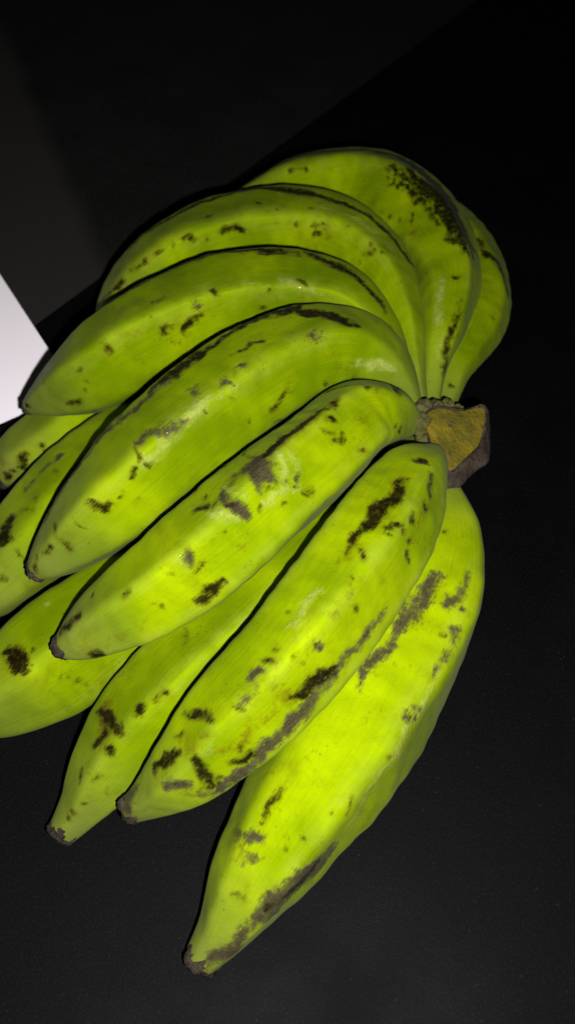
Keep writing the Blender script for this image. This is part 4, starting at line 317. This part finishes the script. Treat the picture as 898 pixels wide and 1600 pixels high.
def wobble(V, seed):
    rs = np.random.RandomState(seed); D = np.zeros_like(V)
    for wl, amp, n in ((.016, .0008, 5), (.007, .0004, 6), (.0035, .00016, 6)):
        for _ in range(n):
            k = rs.normal(size=3); k *= 2 * math.pi / wl / np.linalg.norm(k)
            D += rs.normal(size=3) * amp / math.sqrt(n / 2) * np.sin(V @ k + rs.uniform(0, 6.28))[:, None]
    return V + D
KEY = {'d': 'dark', 'g': 'scar', 'o': 'stain', 'p': 'pale'}
def build_plantain(key):
    big = key in 'BCDEFGHL'
    ns, nt = (400, 168) if big else (260, 112)
    Q, NN, S, TH = fruit_surface(AXES[key], RIDGE.get(key, 0), key, ns, nt)
    V = Q.reshape(-1, 3); NV = NN.reshape(-1, 3)
    fields = {k: np.zeros(len(V)) for k in KEY.values()}
    VW = wobble(V, ord(key))
    for typ, pts in MARKS[key]:
        soft = {'d': .0027, 'g': .0034, 'o': .005, 'p': .005}[typ]
        fields[KEY[typ]] = np.maximum(fields[KEY[typ]], np.clip(.5 + seg_dist(VW, pts) / (2 * soft), 0, 1))
    V = V - NV * (.00035 * np.clip(fields['dark'] * 2 - .7, 0, 1) + .00015 * fields['scar'])[:, None]
    i, j = np.meshgrid(np.arange(ns - 1), np.arange(nt), indexing='ij'); j2 = (j + 1) % nt
    F = np.stack([i * nt + j, i * nt + j2, (i + 1) * nt + j2, (i + 1) * nt + j], -1).reshape(-1, 4)
    # closed ends
    c0, c1 = len(V), len(V) + 1
    V = np.vstack([V, Q[0].mean(0), Q[-1].mean(0)])
    me = bpy.data.meshes.new('plantain')
    faces = F.tolist() + [(c0, (k + 1) % nt, k) for k in range(nt)] + [(c1, (ns - 1) * nt + k, (ns - 1) * nt + (k + 1) % nt) for k in range(nt)]
    me.from_pydata(V.tolist(), [], faces); me.update()
    me.polygons.foreach_set('use_smooth', [True] * len(me.polygons))
    bm = bmesh.new(); bm.from_mesh(me); bmesh.ops.recalc_face_normals(bm, faces=bm.faces); bm.to_mesh(me); bm.free()
    def addf(name, arr):
        at = me.attributes.new(name, 'FLOAT', 'POINT'); at.data.foreach_set('value', np.r_[arr, 0, 0].astype(np.float32))
    for k, a in fields.items(): addf(k, a)
    s = S.reshape(-1); rid = fruit_surface.ridge.reshape(-1)
    addf('ridge', rid * np.clip((s - .1) / .2, 0, 1) * np.clip((.97 - s) / .15, 0, 1))
    bl = np.clip((s - .80) / .16, 0, 1) ** 1.3 + .8 * np.clip((.16 - s) / .12, 0, 1)
    addf('bloom', np.clip(bl, 0, 1))
    uvl = me.uv_layers.new(name='skin')
    vi = np.empty(len(me.loops), np.int32); me.loops.foreach_get('vertex_index', vi)
    sv = np.r_[s, 0, 1]; tv = np.r_[np.abs(TH.reshape(-1) / math.pi - 1), 0, 0]
    uvl.data.foreach_set('uv', np.stack([sv[vi], tv[vi]], 1).astype(np.float32).ravel())
    o = bpy.data.objects.new('plantain', me); COL.objects.link(o); me.materials.append(PEEL); o.parent = root
    if key in LABELS: o['label'] = LABELS[key]
    # dried blossom end: a short lumpy cap
    C, _ = spline(AXES[key], 200); P = C[-1, :3]; T = P - C[-6, :3]; T /= np.linalg.norm(T); R = C[-1, 3]
    N = VIEW - (T @ VIEW) * T; N /= np.linalg.norm(N); B = np.cross(T, N)
    rs = random.Random(key); vv = []; ff = []; m = 28
    prof = [(-.75, 1.06), (-.45, 1.07), (-.1, 1.05), (.2, 1.0), (.42, .86), (.5, .62), (.38, .35), (.3, .12)]
    ph = [rs.uniform(0, 6) for _ in range(4)]
    for q, (h, rad) in enumerate(prof):
        for k in range(m):
            a = 2 * math.pi * k / m
            rr = R * rad * (1 + .06 * math.sin(5 * a + ph[0]) + .05 * math.sin(3 * a + ph[1]) + .09 * rs.uniform(-1, 1))
            hh = h + .10 * rs.uniform(-1, 1) + .12 * math.sin(2 * a + ph[2]) + .14 * math.sin(3 * a + ph[3]) * (q < 2)
            vv.append(P + T * R * hh + N * rr * math.cos(a) + B * rr * math.sin(a))
    for q in range(len(prof) - 1):
        for k in range(m): ff.append((q * m + k, q * m + (k + 1) % m, (q + 1) * m + (k + 1) % m, (q + 1) * m + k))
    ff.append(tuple((len(prof) - 1) * m + k for k in range(m)))
    c = mesh_obj('blossom_end', vv, ff, TIP, o)
    return o
for key in 'HGFEDCBALKJI': build_plantain(key)

# ------------------------------------------------------------------ the cut stem (crown) that joins them
def loft(rings, name, mat, parent, cap_first=False, cap_last=True, jitter=0.0, sub=3, seed=1):
    n = len(rings[0]); rs = random.Random(seed); R2 = []
    def dense(r):                                                # finer closed polygon, slightly rounded
        out = []
        for i in range(n):
            p0, p1, p2, p3 = [Vector(r[(i + j) % n]) for j in (-1, 0, 1, 2)]
            for k in range(sub):
                t = k / sub; lin = p1.lerp(p2, t)
                crm = .5 * ((2 * p1) + (p2 - p0) * t + (2 * p0 - 5 * p1 + 4 * p2 - p3) * t * t + (3 * p1 - p0 - 3 * p2 + p3) * t ** 3)
                out.append(lin.lerp(crm, .5))
        return out
    R2 = [dense(r) for r in rings]; m = n * sub; v = []; f = []
    full = []
    for a, b in zip(R2[:-1], R2[1:]):
        for k in range(6): full.append([p.lerp(q, k / 6) for p, q in zip(a, b)])
    full.append(R2[-1])
    for r in full: v += [p + Vector((rs.uniform(-1, 1), rs.uniform(-1, 1), rs.uniform(-1, 1))) * jitter for p in r]
    for i in range(len(full) - 1):
        for k in range(m): f.append((i * m + k, i * m + (k + 1) % m, (i + 1) * m + (k + 1) % m, (i + 1) * m + k))
    if cap_first: f.append(tuple(range(m)))
    if cap_last: f.append(tuple((len(full) - 1) * m + k for k in range(m)))
    o = mesh_obj(name, v, f, mat, parent)
    bm = bmesh.new(); bm.from_mesh(o.data); bmesh.ops.recalc_face_normals(bm, faces=bm.faces); bm.to_mesh(o.data); bm.free()
    return o
cut, rim, low = CROWN['cut'], CROWN['rim'], CROWN['low']
lip = [[a[0] * .75 + b[0] * .25, a[1] * .75 + b[1] * .25, a[2] + .0006] for a, b in zip(cut, rim)]
crown = loft([cut, lip, rim, low], 'cut_stem', RIND, root, jitter=.0004, seed=3)
crown['label'] = 'cut stem with yellow brown cut face and grey rind'
cc = [sum(p[k] for p in cut) / len(cut) for k in range(3)]
inner = lambda q, dz: [[cc[0] + (p[0] - cc[0]) * q, cc[1] + (p[1] - cc[1]) * q, cc[2] + (p[2] - cc[2]) * q + dz] for p in cut]
loft([inner(1.0, .0004), inner(.8, .0005), inner(.55, .0006), inner(.3, .0006), inner(.08, .0006)], 'cut_face', CUT, crown, jitter=.00018, seed=5)
# knobbly tissue where the fruit necks grow out of the stem
def lump(name, c, r, mat, parent, seed, sq=(1, 1, 1)):
    rs = random.Random(seed); ph = [rs.uniform(0, 6) for _ in range(6)]; v = []; f = []; a_, b_ = 18, 28
    for i in range(a_ + 1):
        for k in range(b_):
            th = math.pi * i / a_; ph_ = 2 * math.pi * k / b_
            d = Vector((math.sin(th) * math.cos(ph_), math.sin(th) * math.sin(ph_), math.cos(th)))
            q = 1 + .10 * math.sin(4 * d.x + ph[0]) * math.sin(5 * d.y + ph[1]) + .1 * math.sin(7 * d.z + ph[2]) + 0.03 * math.sin(11 * d.x + ph[3]) * math.sin(9 * d.z + ph[4])
            v.append(Vector(c) + Vector((d.x * sq[0], d.y * sq[1], d.z * sq[2])) * r * q)
    for i in range(a_):
        for k in range(b_): f.append((i * b_ + k, i * b_ + (k + 1) % b_, (i + 1) * b_ + (k + 1) % b_, (i + 1) * b_ + k))
    return mesh_obj(name, v, f, mat, parent)
for i, (c, r) in enumerate(CROWN['lumps']):
    lump('neck_tissue', c, r, COLLAR, crown, 10 + i, (1.0, 1.0, 1.3))
t = NT('dried_sap'); t.b.inputs['Base Color'].default_value = (.62, .58, .5, 1); t.b.inputs['Roughness'].default_value = .3
lump('sap_drop', EXTRA['sap'], .0013, t.m, crown, 30)
